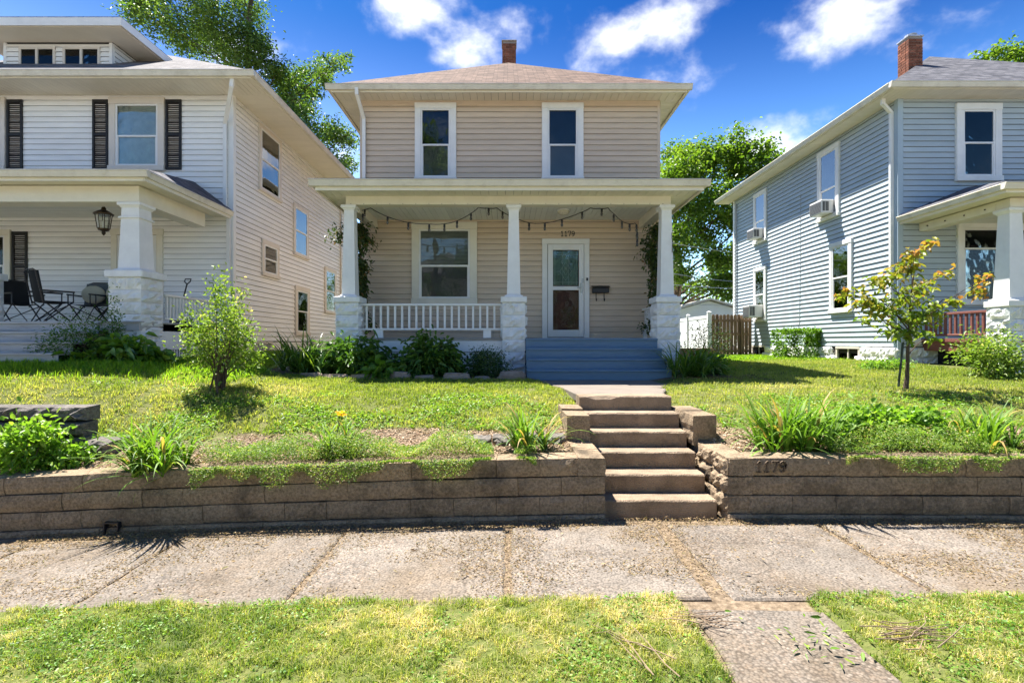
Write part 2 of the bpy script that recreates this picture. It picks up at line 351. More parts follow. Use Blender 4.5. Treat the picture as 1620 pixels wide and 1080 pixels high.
def groundmat():
    m = bpy.data.materials.new('lawn_ground'); m.use_nodes = True; nt = m.node_tree; N, K = nt.nodes, nt.links
    b = N['Principled BSDF']; b.inputs['Roughness'].default_value = .95; b.inputs['Specular IOR Level'].default_value = .1
    g = N.new('ShaderNodeNewGeometry')
    n1 = N.new('ShaderNodeTexNoise'); n1.inputs['Scale'].default_value = 3.5; n1.inputs['Detail'].default_value = 12; n1.inputs['Roughness'].default_value = .85; K.new(g.outputs['Position'], n1.inputs['Vector'])
    cr = N.new('ShaderNodeValToRGB'); el = cr.color_ramp.elements
    el[0].position = .3; el[0].color = (.06, .085, .018, 1); el[1].position = .72; el[1].color = (.22, .18, .09, 1); e = el.new(.5); e.color = (.11, .125, .035, 1)
    K.new(n1.outputs['Fac'], cr.inputs['Fac'])
    n2 = N.new('ShaderNodeTexNoise'); n2.inputs['Scale'].default_value = 28; n2.inputs['Detail'].default_value = 6; K.new(g.outputs['Position'], n2.inputs['Vector'])
    cr2 = N.new('ShaderNodeValToRGB'); el = cr2.color_ramp.elements
    el[0].position = .3; el[0].color = (.10, .072, .047, 1); el[1].position = .7; el[1].color = (.27, .205, .14, 1); e = el.new(.5); e.color = (.18, .135, .09, 1)
    K.new(n2.outputs['Fac'], cr2.inputs['Fac'])
    a = N.new('ShaderNodeAttribute'); a.attribute_name = 'rnd'
    mx = N.new('ShaderNodeMix'); mx.data_type = 'RGBA'; K.new(a.outputs['Fac'], mx.inputs[0]); K.new(cr.outputs[0], mx.inputs[6]); K.new(cr2.outputs[0], mx.inputs[7])
    K.new(mx.outputs[2], b.inputs['Base Color'])
    bp = N.new('ShaderNodeBump'); bp.inputs['Strength'].default_value = .7; bp.inputs['Distance'].default_value = .03; K.new(n2.outputs['Fac'], bp.inputs['Height']); K.new(bp.outputs[0], b.inputs['Normal'])
    return m

M = {}
M['beige'] = mat('beige_vinyl', (.62,.50,.375), .5, .07, 2, .2, 7, rand=.035, streak=(1,1,9))
M['sheathshade'] = mat('sheathing_lap_shade', (.03,.028,.027), .9, .1)  # sheathing coloured near-black so the lap grooves carry painted shade lines
M['beige_trim'] = mat('beige_trim', (.60,.49,.375), .5, .05)
M['leftvinyl'] = mat('white_vinyl', (.83,.82,.79), .45, .06, 2, .2, 7, rand=.03, dirt=.10, dirtcol=(.4,.38,.35), streak=(.6,.6,3))
M['bluevinyl'] = mat('blue_grey_siding', (.43,.50,.535), .5, .07, 2, .15, 40, rand=.03, dirt=.15, dirtcol=(.30,.36,.40), streak=(.6,.6,3))
M['bluetrim'] = mat('blue_grey_trim', (.38,.47,.53), .5, .05)
M['white'] = mat('white_paint', (.78,.78,.75), .5, .05, 4, .05, 30, dirt=.18, dirtcol=(.5,.49,.45), dscale=3)
M['stonewhite'] = mat('painted_block', (.78,.78,.75), .6, .08, 6, .4, 50, dirt=.30, dirtcol=(.50,.51,.46), dscale=5, rand=.04)
M['cream'] = mat('cream_paint', (.74,.70,.58), .5, .05, 3, .05, 30, dirt=.18, dirtcol=(.46,.42,.32), dscale=2.5)
M['gutter'] = mat('weathered_gutter', (.66,.62,.51), .45, .08, 3, .05, 30, dirt=.5, dirtcol=(.33,.28,.20), dscale=3.5)
M['soffit'] = mat('vinyl_soffit', (.72,.67,.56), .5, .04, rand=.025)
M['ceil'] = mat('porch_ceiling_board', (.72,.73,.68), .5, .05, rand=.04, dirt=.15, dirtcol=(.4,.38,.33))
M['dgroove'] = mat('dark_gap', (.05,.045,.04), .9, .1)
M['winwhite'] = mat('window_white', (.76,.76,.74), .4, .04, dirt=.12, dirtcol=(.5,.48,.44), dscale=5)
M['wintan'] = mat('window_tan', (.66,.60,.52), .5, .05, dirt=.15, dirtcol=(.45,.40,.34), dscale=5)
M['glass'] = glassmat('window_glass', .93, .0)
M['glassmir'] = glassmat('reflective_glass', .85, .16)
M['room'] = mat('dark_room', (.018,.018,.02), .9, .2)  # near-black tone standing in for the dark of unlit rooms and hollows
M['blind'] = mat('window_blind', (.30,.31,.30), .6, .06)
M['curtain'] = mat('pale_curtain', (.47,.48,.43), .8, .15, 6)
M['screen'] = mat('insect_screen', (.10,.095,.10), .8, .1)
M['bluecurtain'] = mat('navy_curtain', (.05,.06,.13), .8, .4, 14)
M['bluepaint'] = mat('blue_deck_paint', (.115,.20,.29), .5, .07, 5, .1, 50, dirt=.35, dirtcol=(.24,.29,.34), dscale=6, streak=(.6,3,3))
M['deckgrey'] = mat('grey_deck_paint', (.42,.42,.41), .6, .12, 4, .1, 40, dirt=.6, dirtcol=(.16,.12,.09), dscale=3, streak=(.5,2,4))
M['conc'] = mat('stair_concrete', (.285,.212,.145), .9, .28, 4, .8, 70, .2, dirt=.85, dirtcol=(.13,.09,.055), dscale=2.6)
M['walk'] = mat('walk_concrete', (.20,.168,.136), .9, .12, 3, .3, 90, .2, dirt=.45, dirtcol=(.24,.19,.14), dscale=2.0)
M['wallblock'] = mat('retaining_block', (.29,.215,.14), .95, .42, 38, .9, 75, .15, rand=.08, dirt=.95, dirtcol=(.05,.042,.031), dscale=2.0)
M['oldblock'] = mat('old_dark_block', (.14,.125,.11), .95, .5, 25, 1., 60, .15, rand=.2, dirt=.7, dirtcol=(.04,.037,.032), dscale=4)
M['agg'] = aggregate('exposed_aggregate', (.198,.170,.140), (.180,.154,.126))
M['roofbrown'] = shinglemat('brown_shingles', ((.095,.057,.04), (.19,.12,.086)))
M['roofgrey'] = shinglemat('grey_shingles', ((.075,.075,.085), (.17,.165,.175)))
M['rooftan'] = shinglemat('pale_grey_shingles', ((.13,.12,.118), (.22,.205,.20)))
M['brick'] = mat('chimney_brick', (.22,.085,.05), .9, .3, 14, .4, 80, .2, rand=.35)
M['mortar'] = mat('mortar', (.30,.26,.22), .95, .15)
M['black'] = mat('black_metal', (.018,.018,.02), .45, .2, spec=.5)
M['blackfab'] = mat('black_fabric', (.015,.016,.018), .85, .2)
M['greyfab'] = mat('grey_fabric', (.10,.115,.125), .85, .15)
M['beigefab'] = mat('beige_fabric', (.50,.48,.36), .85, .1)
M['shutter'] = mat('dark_shutter', (.012,.011,.011), .55, .1)
M['shutterin'] = mat('shutter_louvre', (.018,.014,.012), .6, .15)
M['alu'] = mat('aluminium', (.55,.56,.57), .35, .05, metal=.6)
M['steel'] = mat('brushed_nickel', (.5,.49,.46), .3, .05, metal=.9)
M['bronze'] = mat('bronze', (.05,.035,.02), .4, .2, metal=.6)
M['redwood'] = mat('red_stained_wood', (.20,.07,.055), .6, .2, 6, .2, 40, streak=(2,2,12), dirt=.3, dirtcol=(.30,.17,.14))
M['fencewood'] = mat('cedar_fence', (.24,.155,.095), .8, .25, 5, .3, 40, rand=.14, streak=(6,6,.8))
M['vinylfence'] = mat('white_vinyl_fence', (.76,.77,.78), .4, .03)
M['stone'] = mat('edging_stone', (.30,.23,.18), .9, .25, 7, .6, 30, .2, rand=.15)
M['bark'] = mat('bark', (.10,.075,.055), .9, .3, 9, .8, 30, .1, streak=(3,3,.8))
M['twig'] = mat('dry_twig', (.24,.17,.11), .9, .25, 20)
M['acbody'] = mat('ac_white', (.66,.65,.62), .4, .04)
M['acgrille'] = mat('ac_grille', (.10,.10,.10), .5, .1)
M['asphalt'] = mat('pale_road_concrete', (.33,.31,.28), .9, .2, 8, .3, 90)
M['bulb'] = mat('clear_bulb', (.07,.065,.055), .1, .05, spec=.8)
M['greenpost'] = mat('green_post', (.02,.035,.022), .5, .2)
M['box'] = mat('utility_grey', (.42,.43,.43), .45, .06)
M['ground'] = groundmat()
M['grass'] = leafmat('grass_blades', [(0,(.045,.085,.014)),(.35,(.105,.155,.026)),(.62,(.165,.20,.05)),(.8,(.235,.24,.10)),(1,(.34,.31,.20))], .45, .6, 1.62)
M['lush'] = leafmat('lush_grass', [(0,(.06,.14,.008)),(.5,(.12,.24,.012)),(1,(.20,.30,.03))], .5, .55, 1.45)
M['clover'] = leafmat('clover_leaves', [(0,(.03,.085,.01)),(.6,(.08,.18,.02)),(1,(.16,.26,.05))], .35)
M['maple'] = leafmat('tree_leaves', [(0,(.025,.06,.008)),(.5,(.06,.12,.015)),(1,(.13,.20,.03))], .4)
M['airy'] = leafmat('airy_tree_leaves', [(0,(.02,.05,.012)),(.5,(.055,.11,.025)),(1,(.12,.18,.05))], .35)
M['lily'] = leafmat('daylily_leaves', [(0,(.035,.09,.012)),(.6,(.085,.17,.02)),(.88,(.16,.24,.035)),(1,(.22,.17,.06))], .35, .6)
M['darklily'] = leafmat('dark_daylily_leaves', [(0,(.025,.065,.012)),(.6,(.055,.12,.02)),(1,(.12,.19,.03))], .3, .35)
M['peony'] = leafmat('peony_leaves', [(0,(.025,.07,.015)),(.6,(.05,.115,.022)),(1,(.10,.17,.04))], .3, .4)
M['hosta'] = leafmat('hosta_leaves', [(0,(.04,.10,.01)),(.6,(.075,.16,.015)),(1,(.13,.22,.03))], .3, .35)
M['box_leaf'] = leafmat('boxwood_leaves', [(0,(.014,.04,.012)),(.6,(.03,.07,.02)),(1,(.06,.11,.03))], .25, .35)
M['bush'] = leafmat('bush_leaves', [(0,(.05,.10,.015)),(.5,(.10,.17,.03)),(.85,(.19,.25,.07)),(1,(.34,.30,.20))], .4)
M['redbud'] = leafmat('young_tree_leaves', [(0,(.055,.12,.014)),(.4,(.12,.17,.022)),(.62,(.20,.18,.035)),(.82,(.26,.13,.05)),(1,(.27,.10,.065))], .4, .45, 1.3)
M['sedum'] = leafmat('creeping_sedum', [(0,(.04,.09,.015)),(.55,(.10,.18,.03)),(.85,(.19,.25,.07)),(1,(.30,.25,.16))], .35)
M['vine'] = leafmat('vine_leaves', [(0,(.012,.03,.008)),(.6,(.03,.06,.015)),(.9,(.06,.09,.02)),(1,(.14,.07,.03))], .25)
M['weed'] = leafmat('weed_leaves', [(0,(.05,.12,.015)),(.6,(.10,.20,.025)),(1,(.20,.28,.06))], .4)
M['chips'] = leafmat('wood_chips', [(0,(.20,.13,.085)),(.5,(.42,.32,.235)),(1,(.60,.50,.40))], .05, .9, 1.05)
M['debris'] = leafmat('dry_debris', [(0,(.10,.07,.04)),(.5,(.25,.19,.10)),(.85,(.38,.31,.19)),(1,(.13,.15,.05))], .1, .9, .9)
M['orange'] = leafmat('orange_petals', [(0,(.55,.16,.01)),(1,(.75,.35,.02))], .4)
# ------------------------------------------------------------------ ground
def wl_left(x): return 4.93 + .045*np.maximum(0, .95-x)        # front line of the left retaining wall
def fall(x):
    u = np.clip(.9-x, 0, 9); return -(.03*u+.0025*u*u)  # pavement falls to the left
def zback(x, y):
    b = np.interp(y, [5.0,5.7,6.0,6.5,7.2,8.0,9.4,12,25,60,400],[.50,.57,.65,.80,.93,1.0,1.05,1.12,1.12,1.1,1.0])
    b = b + .30*sstep(2.5, 6.5, -x)*sstep(6.0, 8.5, y) + .09*sstep(3, 8, x)*sstep(7, 12, y)
    b = b + fall(x)*(1-sstep(5.6, 7.2, y))
    b = b + .025*(fbm(x*1.3+40, y*1.3+9)-.5)*sstep(5.6, 6.4, y)
    wk = sstep(.3, .75, x)*(1-sstep(2.3, 3.1, x))*sstep(6.2, 6.5, y)*(1-sstep(10.6, 11.2, y))
    b = b*(1-wk) + wk*np.minimum(b, .975)
    return b
def ne(x): return 3.42 + .05*np.clip(-x, 0, 9)      # street-side edge of the pavement
def zg(x, y):
    x = np.asarray(x, float); y = np.asarray(y, float)
    f = fall(x) + .012*(fbm(x*3+7, y*3+3)-.5)
    f = np.where((y < ne(x)) & ~((x > 1.10) & (x < 2.02)), f + .02 + .02*(fbm(x*2, y*2)-.5), f-.012)
    f = np.where(y < 1.15, -.25, f)
    w = np.where(x > 1.5, 4.94, wl_left(x))
    t = sstep(w+.07, w+.16, y)
    z = f*(1-t) + zback(x, y)*t
    st = (x > .86) & (x < 2.14) & (y < 6.5) & (y > 4.9)
    return np.where(st, -.06, z)
gx = np.unique(np.round(np.concatenate([[-400,-150,-60,-30,-20], np.arange(-15,-7,.5), np.arange(-7,9,.11), np.arange(.9,2.3,.035), np.arange(9,16,.5), [20,30,60,150,400,.84,.87,2.13,2.16]]), 3))
gy = np.unique(np.round(np.concatenate([[-200,-60,-15,-4,0,1.1,1.18], np.arange(2,4.9,.08), np.arange(4.9,5.5,.035), np.arange(5.5,12.5,.11), np.arange(12.5,22,.5), [25,30,45,80,200,400]]), 3))
X, Y = np.meshgrid(gx, gy, indexing='xy'); Z = zg(X, Y)
V = np.stack([X, Y, Z], -1).reshape(-1, 3); nx = len(gx); ny = len(gy)
i = (np.arange(ny-1)[:, None]*nx + np.arange(nx-1)[None]).ravel()
F = np.stack([i, i+1, i+nx+1, i+nx], 1)
def bedmask(x, y):
    """1 where soil or mulch shows instead of lawn"""
    w = np.where(x > 1.5, 4.94, wl_left(x))
    e = .25*(fbm(x*1.1+3, y*0+2)-.5) + .12*(fbm(x*5, y*5)-.5)
    front = 1-sstep(6.02, 6.16, y+e-.06*(x < .9)*sstep(-4.6, -3.6, x))
    front = np.maximum(front, (1-sstep(2.35, 2.75, x))*(x > 1.9)*(1-sstep(6.3, 6.6, y)))
    pave = ((y > ne(x)-.02+.09*(fbm(x*3.1+9, x*0+4, 4)-.5)) & (y < 5)).astype(float)
    bed = sstep(9.08, 9.2, y+.3*e)*(1-sstep(10.3, 10.5, y))*(sstep(-4.6,-4.3, x))*(1-sstep(3.9, 4.4, x))
    lf = sstep(9.3, 9.5, y)*(1-sstep(-6.5, -6.2, x))
    under = (y > 10.3) & (y < 21) & (x > -3.4) & (x < 3.5)
    street = y < 1.2
    m = np.maximum.reduce([np.where(y > 5, front, 0), pave, bed, np.where(y < 12, lf, 0)*.8, under.astype(float), street.astype(float)])
    park = (y > 2) & (y < ne(x)) & (x > 1.135+.3*e) & (x < 1.965+.3*e)
    return np.maximum(m, park.astype(float))
stru(npmesh('ground', V, F, M['ground'], None, bedmask(X, Y).ravel(), True))
mb = MB(); mb.box(-200, 200, -8, .95, -.5, -.12); stru(mb.build('road', M['asphalt']))
mb = MB(); mb.box(-200, 200, .96, 1.14, -.4, .02, .02); stru(mb.build('kerb', M['walk']))

# ------------------------------------------------------------------ pavement slabs
def slab(parent, poly, z0, tilt, m, name='slab', th=.09, seed=0):
    rg = random.Random(seed); pts = []
    for i, (a, b) in enumerate(poly):
        c, d = poly[(i+1) % len(poly)]; n = max(2, int(math.hypot(c-a, d-b)/.13))
        for k in range(n):
            t = k/n; j = 0 if k == 0 else .010
            pts.append((a+(c-a)*t+rg.uniform(-j, j), b+(d-b)*t+rg.uniform(-j, j)))
    cx = sum(p[0] for p in pts)/len(pts); cy = sum(p[1] for p in pts)/len(pts)
    zz = lambda x, y: z0(x, y) + tilt[0]*(x-cx) + tilt[1]*(y-cy)
    n = len(pts)
    ins = [(cx+(x-cx)*(1-.02/max(.1, math.hypot(x-cx, y-cy))), cy+(y-cy)*(1-.02/max(.1, math.hypot(x-cx, y-cy)))) for x, y in pts]
    vs = [(x, y, zz(x, y)) for x, y in ins] + [(x, y, zz(x, y)-.012) for x, y in pts] + [(x, y, zz(x, y)-th) for x, y in pts] + [(cx, cy, zz(cx, cy))]
    fs = [(i, (i+1) % n, 3*n) for i in range(n)]
    for o in (0, n): fs += [(o+n+i, o+n+(i+1) % n, o+(i+1) % n, o+i) for i in range(n)]
    mb = MB(); mb.add(vs, fs); return mb.build(name, m, parent)
sw = bpy.data.objects.new('sidewalk', None); link(sw, None, (0, 4, 0)); stru(sw)
js = [-9.1,-7.6,-6.08,-4.56,-3.06,-1.52,.0,1.40,2.88,4.36,5.86,7.3,8.8]
rr = random.Random(3)
for k in range(len(js)-1):
    a, b = js[k]+.02, js[k+1]-.025
    if k == 7: a += .07
    if k == 6: b -= .03
    if k == 8: a += .02
    slab(sw, [(a+rr.uniform(-.015,.015), float(ne(np.array(a)))-.05+rr.uniform(-.02,.02)), (b+rr.uniform(-.015,.015), float(ne(np.array(b)))-.05+rr.uniform(-.02,.02)), (b+rr.uniform(-.015,.015), 4.76+.03*max(0,-b)), (a+rr.uniform(-.015,.015), 4.76+.03*max(0,-a))],
         lambda x, y: float(fall(np.array(x)))+.007, (rr.uniform(-.006,.006), rr.uniform(-.004,.004)), M['agg'], 'slab', .1, k)
slab(sw, [(1.10,1.2),(1.93,1.2),(1.98,3.22),(1.17,3.26)], lambda x, y: .012, (0,.0), M['agg'], 'slab', .1, 50)
fw = bpy.data.objects.new('front_walk', None); link(fw, None, (1.5, 8, 1)); stru(fw)
slab(fw, [(.93,6.78),(2.05,6.76),(2.35,7.6),(2.10,8.15),(.82,8.0)], lambda x, y: 1.012, (0,0), M['walk'], 'slab', .1, 21)
slab(fw, [(.80,8.03),(1.98,8.17),(1.80,9.44),(.46,9.44)], lambda x, y: 1.004, (.004,0), M['walk'], 'slab', .1, 22)
slab(fw, [(2.02,8.18),(2.42,8.0),(3.12,9.3),(3.12,9.44),(1.84,9.44)], lambda x, y: .998, (-.004,0), M['walk'], 'slab', .1, 23)

# ------------------------------------------------------------------ concrete steps
st = thing('concrete_steps', 'flight of six worn brown concrete steps rising from the pavement between two block walls', 'steps', (1.48, 5.7, 0))
noses = [5.08,5.36,5.64,5.92,6.2,6.48]; tops = [.13,.315,.49,.665,.84,1.015]
rr = random.Random(8)
for k, (y, z) in enumerate(zip(noses, tops)):
    x0, x1 = .90+rr.uniform(-.008,.008), 2.07+rr.uniform(-.008,.008)
    y1 = noses[k+1]+.012 if k < 5 else 6.80
    zb = -.1 if k == 0 else tops[k-1]-.03
    n = 12; vs = []; fs = []
    for i2 in range(n+1):
        x = x0+(x1-x0)*i2/n; c = .010+abs(rr.gauss(0, .004)); j = rr.uniform(-.0035, .0035)
        if k == 5 and 2 <= i2 <= 4: c += .028
        vs += [(x, y+.012+j*.4, zb), (x, y+j*.5, z-.05-c), (x, y+j, z-c), (x, y+c+j, z+rr.uniform(-.003,.003)), (x, y1, z), (x, y1, zb)]
    for i2 in range(n):
        o = i2*6
        for q in range(6): fs.append((o+q, o+6+q, o+6+(q+1) % 6, o+(q+1) % 6))
    fs += [tuple(range(6)), tuple(n*6+q for q in range(6))[::-1]]
    mb = MB(); mb.add(vs, fs); mb.build('step', M['conc'], st)

# ------------------------------------------------------------------ retaining walls of split blocks
def rough_block(seed, w, h, d, amp, nx=7, nz=4, cham=.012, sides=True):
    rg = np.random.default_rng(seed); mb = MB()
    xs = np.linspace(-w/2, w/2, nx); zs = np.linspace(0, h, nz)
    vs = []
    for b in range(nz):
        for a in range(nx):
            e = (a in (0, nx-1)) or (b in (0, nz-1))
            n = rg.normal()*amp*(.3 if e else 1.) + (cham*(.8+.5*rg.random()) if e else -amp*.6)
            ex = rg.normal()*.002
            if a in (0, nx-1) and b not in (0, nz-1) and amp < .01: n *= .12
            vs.append((xs[a]+ex*.3, -d/2+n, zs[b]+(cham*.3 if b == 0 else -cham*.4 if b == nz-1 else 0)+rg.normal()*.0015))
    fs = [(b*nx+a, b*nx+a+1, (b+1)*nx+a+1, (b+1)*nx+a) for b in range(nz-1) for a in range(nx-1)]
    o = len(vs); vs += [(-w/2, d/2, 0), (w/2, d/2, 0), (w/2, d/2, h), (-w/2, d/2, h)]
    fs += [(o+1, o, o+3, o+2), tuple(range(0, nx))[::-1]+(o, o+1), tuple((nz-1)*nx+a for a in range(nx))+(o+2, o+3)]
    fs += [tuple(b*nx for b in range(nz))+(o+3, o), tuple(b*nx+nx-1 for b in range(nz))[::-1]+(o+1, o+2)]
    mb.add(vs, fs); return mb
BL = [rough_block(s, .4178, .177, .27, .0042).mesh('block', M['wallblock']) for s in range(7)]
BR = [rough_block(50+s, .40, .172, .25, .014, 8, 5, .02).mesh('block', M['wallblock']) for s in range(5)]
BO = [rough_block(150+s, .40, .172, .25, .02, 8, 5, .028).mesh('block', M['oldblock']) for s in range(5)]
BH = [rough_block(80+s, .2085, .177, .27, .0042, 5, 4).mesh('block', M['wallblock']) for s in range(4)]
BB = [rough_block(90+s, .4178, .10, .27, .004).mesh('block', M['wallblock']) for s in range(3)]
def blk(me, loc, rz, parent, tilt=0, name='block'):
    o = bpy.data.objects.new(name, me); link(o, parent, loc); o.rotation_euler = (0, tilt, rz); return o
rr = random.Random(11)
wa = thing('retaining_wall', 'long low retaining wall of brown concrete blocks with a black drain outlet', 'wall', (-3, 5, 0))
ang = -math.atan(.045)
for row in range(-1, 3):
    z0 = -.055 if row < 0 else .045+.18*row
    x = .95 if row != 1 else .95
    first = True
    k = 0
    x += {-1: -.0, 0: 0, 1: 0, 2: -.21}[row]
    while x > -8.6:
        half = first and row in (1, )
        w = .21 if (first and row == 0) else .42
        if first and row == -1: w = .42
        xc = x-w/2
        yy = float(wl_left(np.array(xc))) + .135 + (-.025 if row < 0 else .012*row) + rr.uniform(-.006, .006)
        zz = z0 + float(fall(np.array(xc)))*1.0 + rr.uniform(-.003, .003)
        me = (BB if row < 0 else BH if w < .3 else BL)
        tl = .03 + .005*max(0, .9-xc)
        blk(me[rr.randrange(len(me))], (xc, yy, zz), ang+rr.uniform(-.012,.012), wa, -tl)
        x -= w; first = False
# return along the steps on the left: end-on blocks
for row in range(3):
    for q in range(2):
        if row < 2 and q == 0: continue
        blk(BL[rr.randrange(7)], (.815+rr.uniform(-.005,.005), 5.16+.42*q, .045+.18*row), R(90)+rr.uniform(-.05,.03), wa)
wb = thing('retaining_wall', 'low retaining wall of brown concrete blocks carrying the house number 1179', 'wall', (4.5, 5, 0))
for row in range(-1, 3):
    z0 = -.055 if row < 0 else .045+.18*row
    x = {-1: 2.13, 0: 2.33, 1: 2.13, 2: 2.345}[row]
    first = True
    while x < 8.6:
        w = .32 if (first and row == 1) else .42
        if first and row == 0: w = .42
        xc = x+w/2
        me = (BB if row < 0 else BL)
        o = blk(me[rr.randrange(len(me))], (xc, 5.075 + (-.025 if row < 0 else .010*row)+rr.uniform(-.006,.006), z0-.004*(xc-2)+rr.uniform(-.003,.003)), rr.uniform(-.012,.012), wb, .003)
        if w < .4: o.scale.x = w/.42
        if row == 2 and first: numblock = (xc, 5.075+.02-.135, z0)
        x += w; first = False
for row in range(3):
    for q in range(2 + (row < 2)):
        yy = 4.945+.205 + .41*q + (.0 if row != 1 else -.0)
        if row == 1 and q == 0: yy += .0
        blk(BR[rr.randrange(5)], (2.225+rr.uniform(-.008,.008)+.012*row, yy, .045+.18*row), R(-90)+rr.uniform(-.03,.03), wb)
# small end faces that close the corner of the right wall
for row in (0, 2):
    blk(BH[rr.randrange(4)], (2.232, 5.078+.008*row, .046+.18*row), rr.uniform(-.02,.02), wb)
# upper cheek blocks and second tier
ch = thing('cheek_wall', 'two stacked blocks beside the top steps, on the side away from the small tree', 'wall', (.84, 6, .5))
blk(BL[2], (.80, 6.0, .525), R(90), ch); blk(BL[4], (.80, 6.0, .695), R(92), ch); blk(BL[1], (.79, 6.42, .72), R(90), ch)
ch = thing('cheek_wall', 'stacked blocks beside the top steps, on the side of the small tree', 'wall', (2.25, 6, .5))
blk(BL[3], (2.235, 6.02, .525), R(-90), ch); blk(BL[5], (2.225, 6.0, .695), R(-89), ch); blk(BL[0], (2.23, 6.42, .70), R(-90), ch)
ti = thing('block_edging', 'single row of dark blocks along the mulch strip behind the lilies', 'edging', (0, 5.8, .5))
for k in range(3): blk(BO[k], (.45-.42*k, 5.86+.01*k, .47-.012*k), rr.uniform(-.03,.03), ti)
ti = thing('block_stack', 'weathered stack of dark blocks half buried in the bank by the weeds', 'blocks', (-5.3, 6, .5))
for k in range(3):
    blk(BO[k], (-5.17-.41*k, 6.12, .77), rr.uniform(-.04,.04), ti)
    blk(BO[(k+2) % 5], (-5.14-.41*k, 6.05, .595), rr.uniform(-.05,.05), ti)
blk(BO[4], (-5.1, 5.98, .43), .1, ti); blk(BO[1], (-4.72, 5.99, .40), -.12, ti)
yd = float(wl_left(np.array(-3.95)))
zd = float(fall(np.array(-3.96)))+.06
dpo = thing('drain_outlet', 'black square plastic drain outlet at the foot of the long block wall', 'drain', (-3.96, yd, zd)); 
fr_ = MB(); fr_.box(-4.035,-4.022,yd-.045,yd+.06,zd-.085,zd+.045); fr_.box(-3.898,-3.885,yd-.045,yd+.06,zd-.085,zd+.045); fr_.box(-4.022,-3.898,yd-.045,yd+.06,zd-.085,zd-.073); fr_.box(-4.022,-3.898,yd-.045,yd+.06,zd+.033,zd+.045)
fr_.build('pipe', M['black'], dpo)
b_ = MB(); b_.box(-4.021,-3.899,yd+.02,yd+.03,zd-.07,zd+.03); b_.build('opening', M['room'], dpo)

# digits: strokes on a wall frame
DG = {'1': [[(.2,.82),(.45,1),(.45,0)],[(.2,0),(.7,0)]], '7': [[(.05,.85),(.05,1),(.75,1),(.35,0)]],
      '9': [[(.68,.72),(.55,.95),(.32,1),(.1,.88),(.06,.66),(.18,.46),(.42,.42),(.66,.56),(.70,.78),(.66,.4),(.5,.1),(.2,0)]]}
def digits(text, fr, u, n0, n1, z, h, m, parent, th=.13, slant=0.0):
    for k, c in enumerate(text):
        mb = MB(fr)
        for s in DG[c]:
            for (a, b), (c2, d) in zip(s[:-1], s[1:]):
                L = math.hypot(c2-a, d-b); dx, dz = (c2-a)/L, (d-b)/L; t = th/2*h
                pa = ((a+slant*b-dx*th*.3)*h*.82, (b-dz*th*.3)*h); pc = ((c2+slant*d+dx*th*.3)*h*.82, (d+dz*th*.3)*h)
                qs = [(pa[0]-dz*t, pa[1]+dx*t), (pa[0]+dz*t, pa[1]-dx*t), (pc[0]+dz*t, pc[1]-dx*t), (pc[0]-dz*t, pc[1]+dx*t)]
                uu = u+k*h*.78
                mb.hexa([(uu+x, n0, z+y) for x, y in qs] + [(uu+x, n1, z+y) for x, y in qs])
        mb.build('digit', m, parent)
FW = Fr((0, numblock[1], 0), (1, 0, 0), (0, -1, 0))
nm = thing('number_plaque', 'dark numerals 1179 set in the top course of the block wall by the steps', 'house number', (numblock[0], numblock[1], .42))
digits('1179', FW, numblock[0]-.165, .004, .019, numblock[2]+.042, .10, mat('dark_numeral', (.12,.085,.055), .9, .3, 30), nm, .15, .12)
# ------------------------------------------------------------------ house helpers
def siding(fr, u0, u1, z0, z1, e, openings, m, parent, name='siding_board', joined=False, dutch=False, skip=None):
    k = 0; z = z0; J = MB(fr)
    while z < z1-.02:
        zt = min(z+e, z1); iv = [(u0, u1)]
        for (a, b, c, d) in openings:
            if d > z+.02 and c < zt-.02:
                iv = [q for (p, r) in iv for q in ((p, min(r, a)), (max(p, b), r)) if q[1]-q[0] > .02]
        if not joined:
            rs = random.Random(int(z*1000)+int(u0*77)); iv2 = []
            for (p, r) in iv:
                if r-p > 3.9:
                    c_ = p+(r-p)*rs.uniform(.25, .75); iv2 += [(p, c_-.0015), (c_+.0015, r)]
                else: iv2.append((p, r))
            iv = iv2
        for (p, r) in iv:
            if dutch: pr = [(0, z+.010), (.020, z+.008), (.027, z+.005), (.028, z+.010), (.025, z+.66*e), (.012, z+.84*e), (.009, zt), (0, zt)]
            else: pr = [(0, z+.012), (.020, z+.011), (.034, z+.007), (.035, z+.012), (.009, zt), (0, zt)]
            mb = J if joined else MB(fr)
            mb.prism([(0, n, zz) for n, zz in pr], (p, 0, 0), (r, 0, 0))
            if not joined: mb.build(name, m, parent)
        z = zt; k += 1
    if joined: return J.build(name, m, parent)
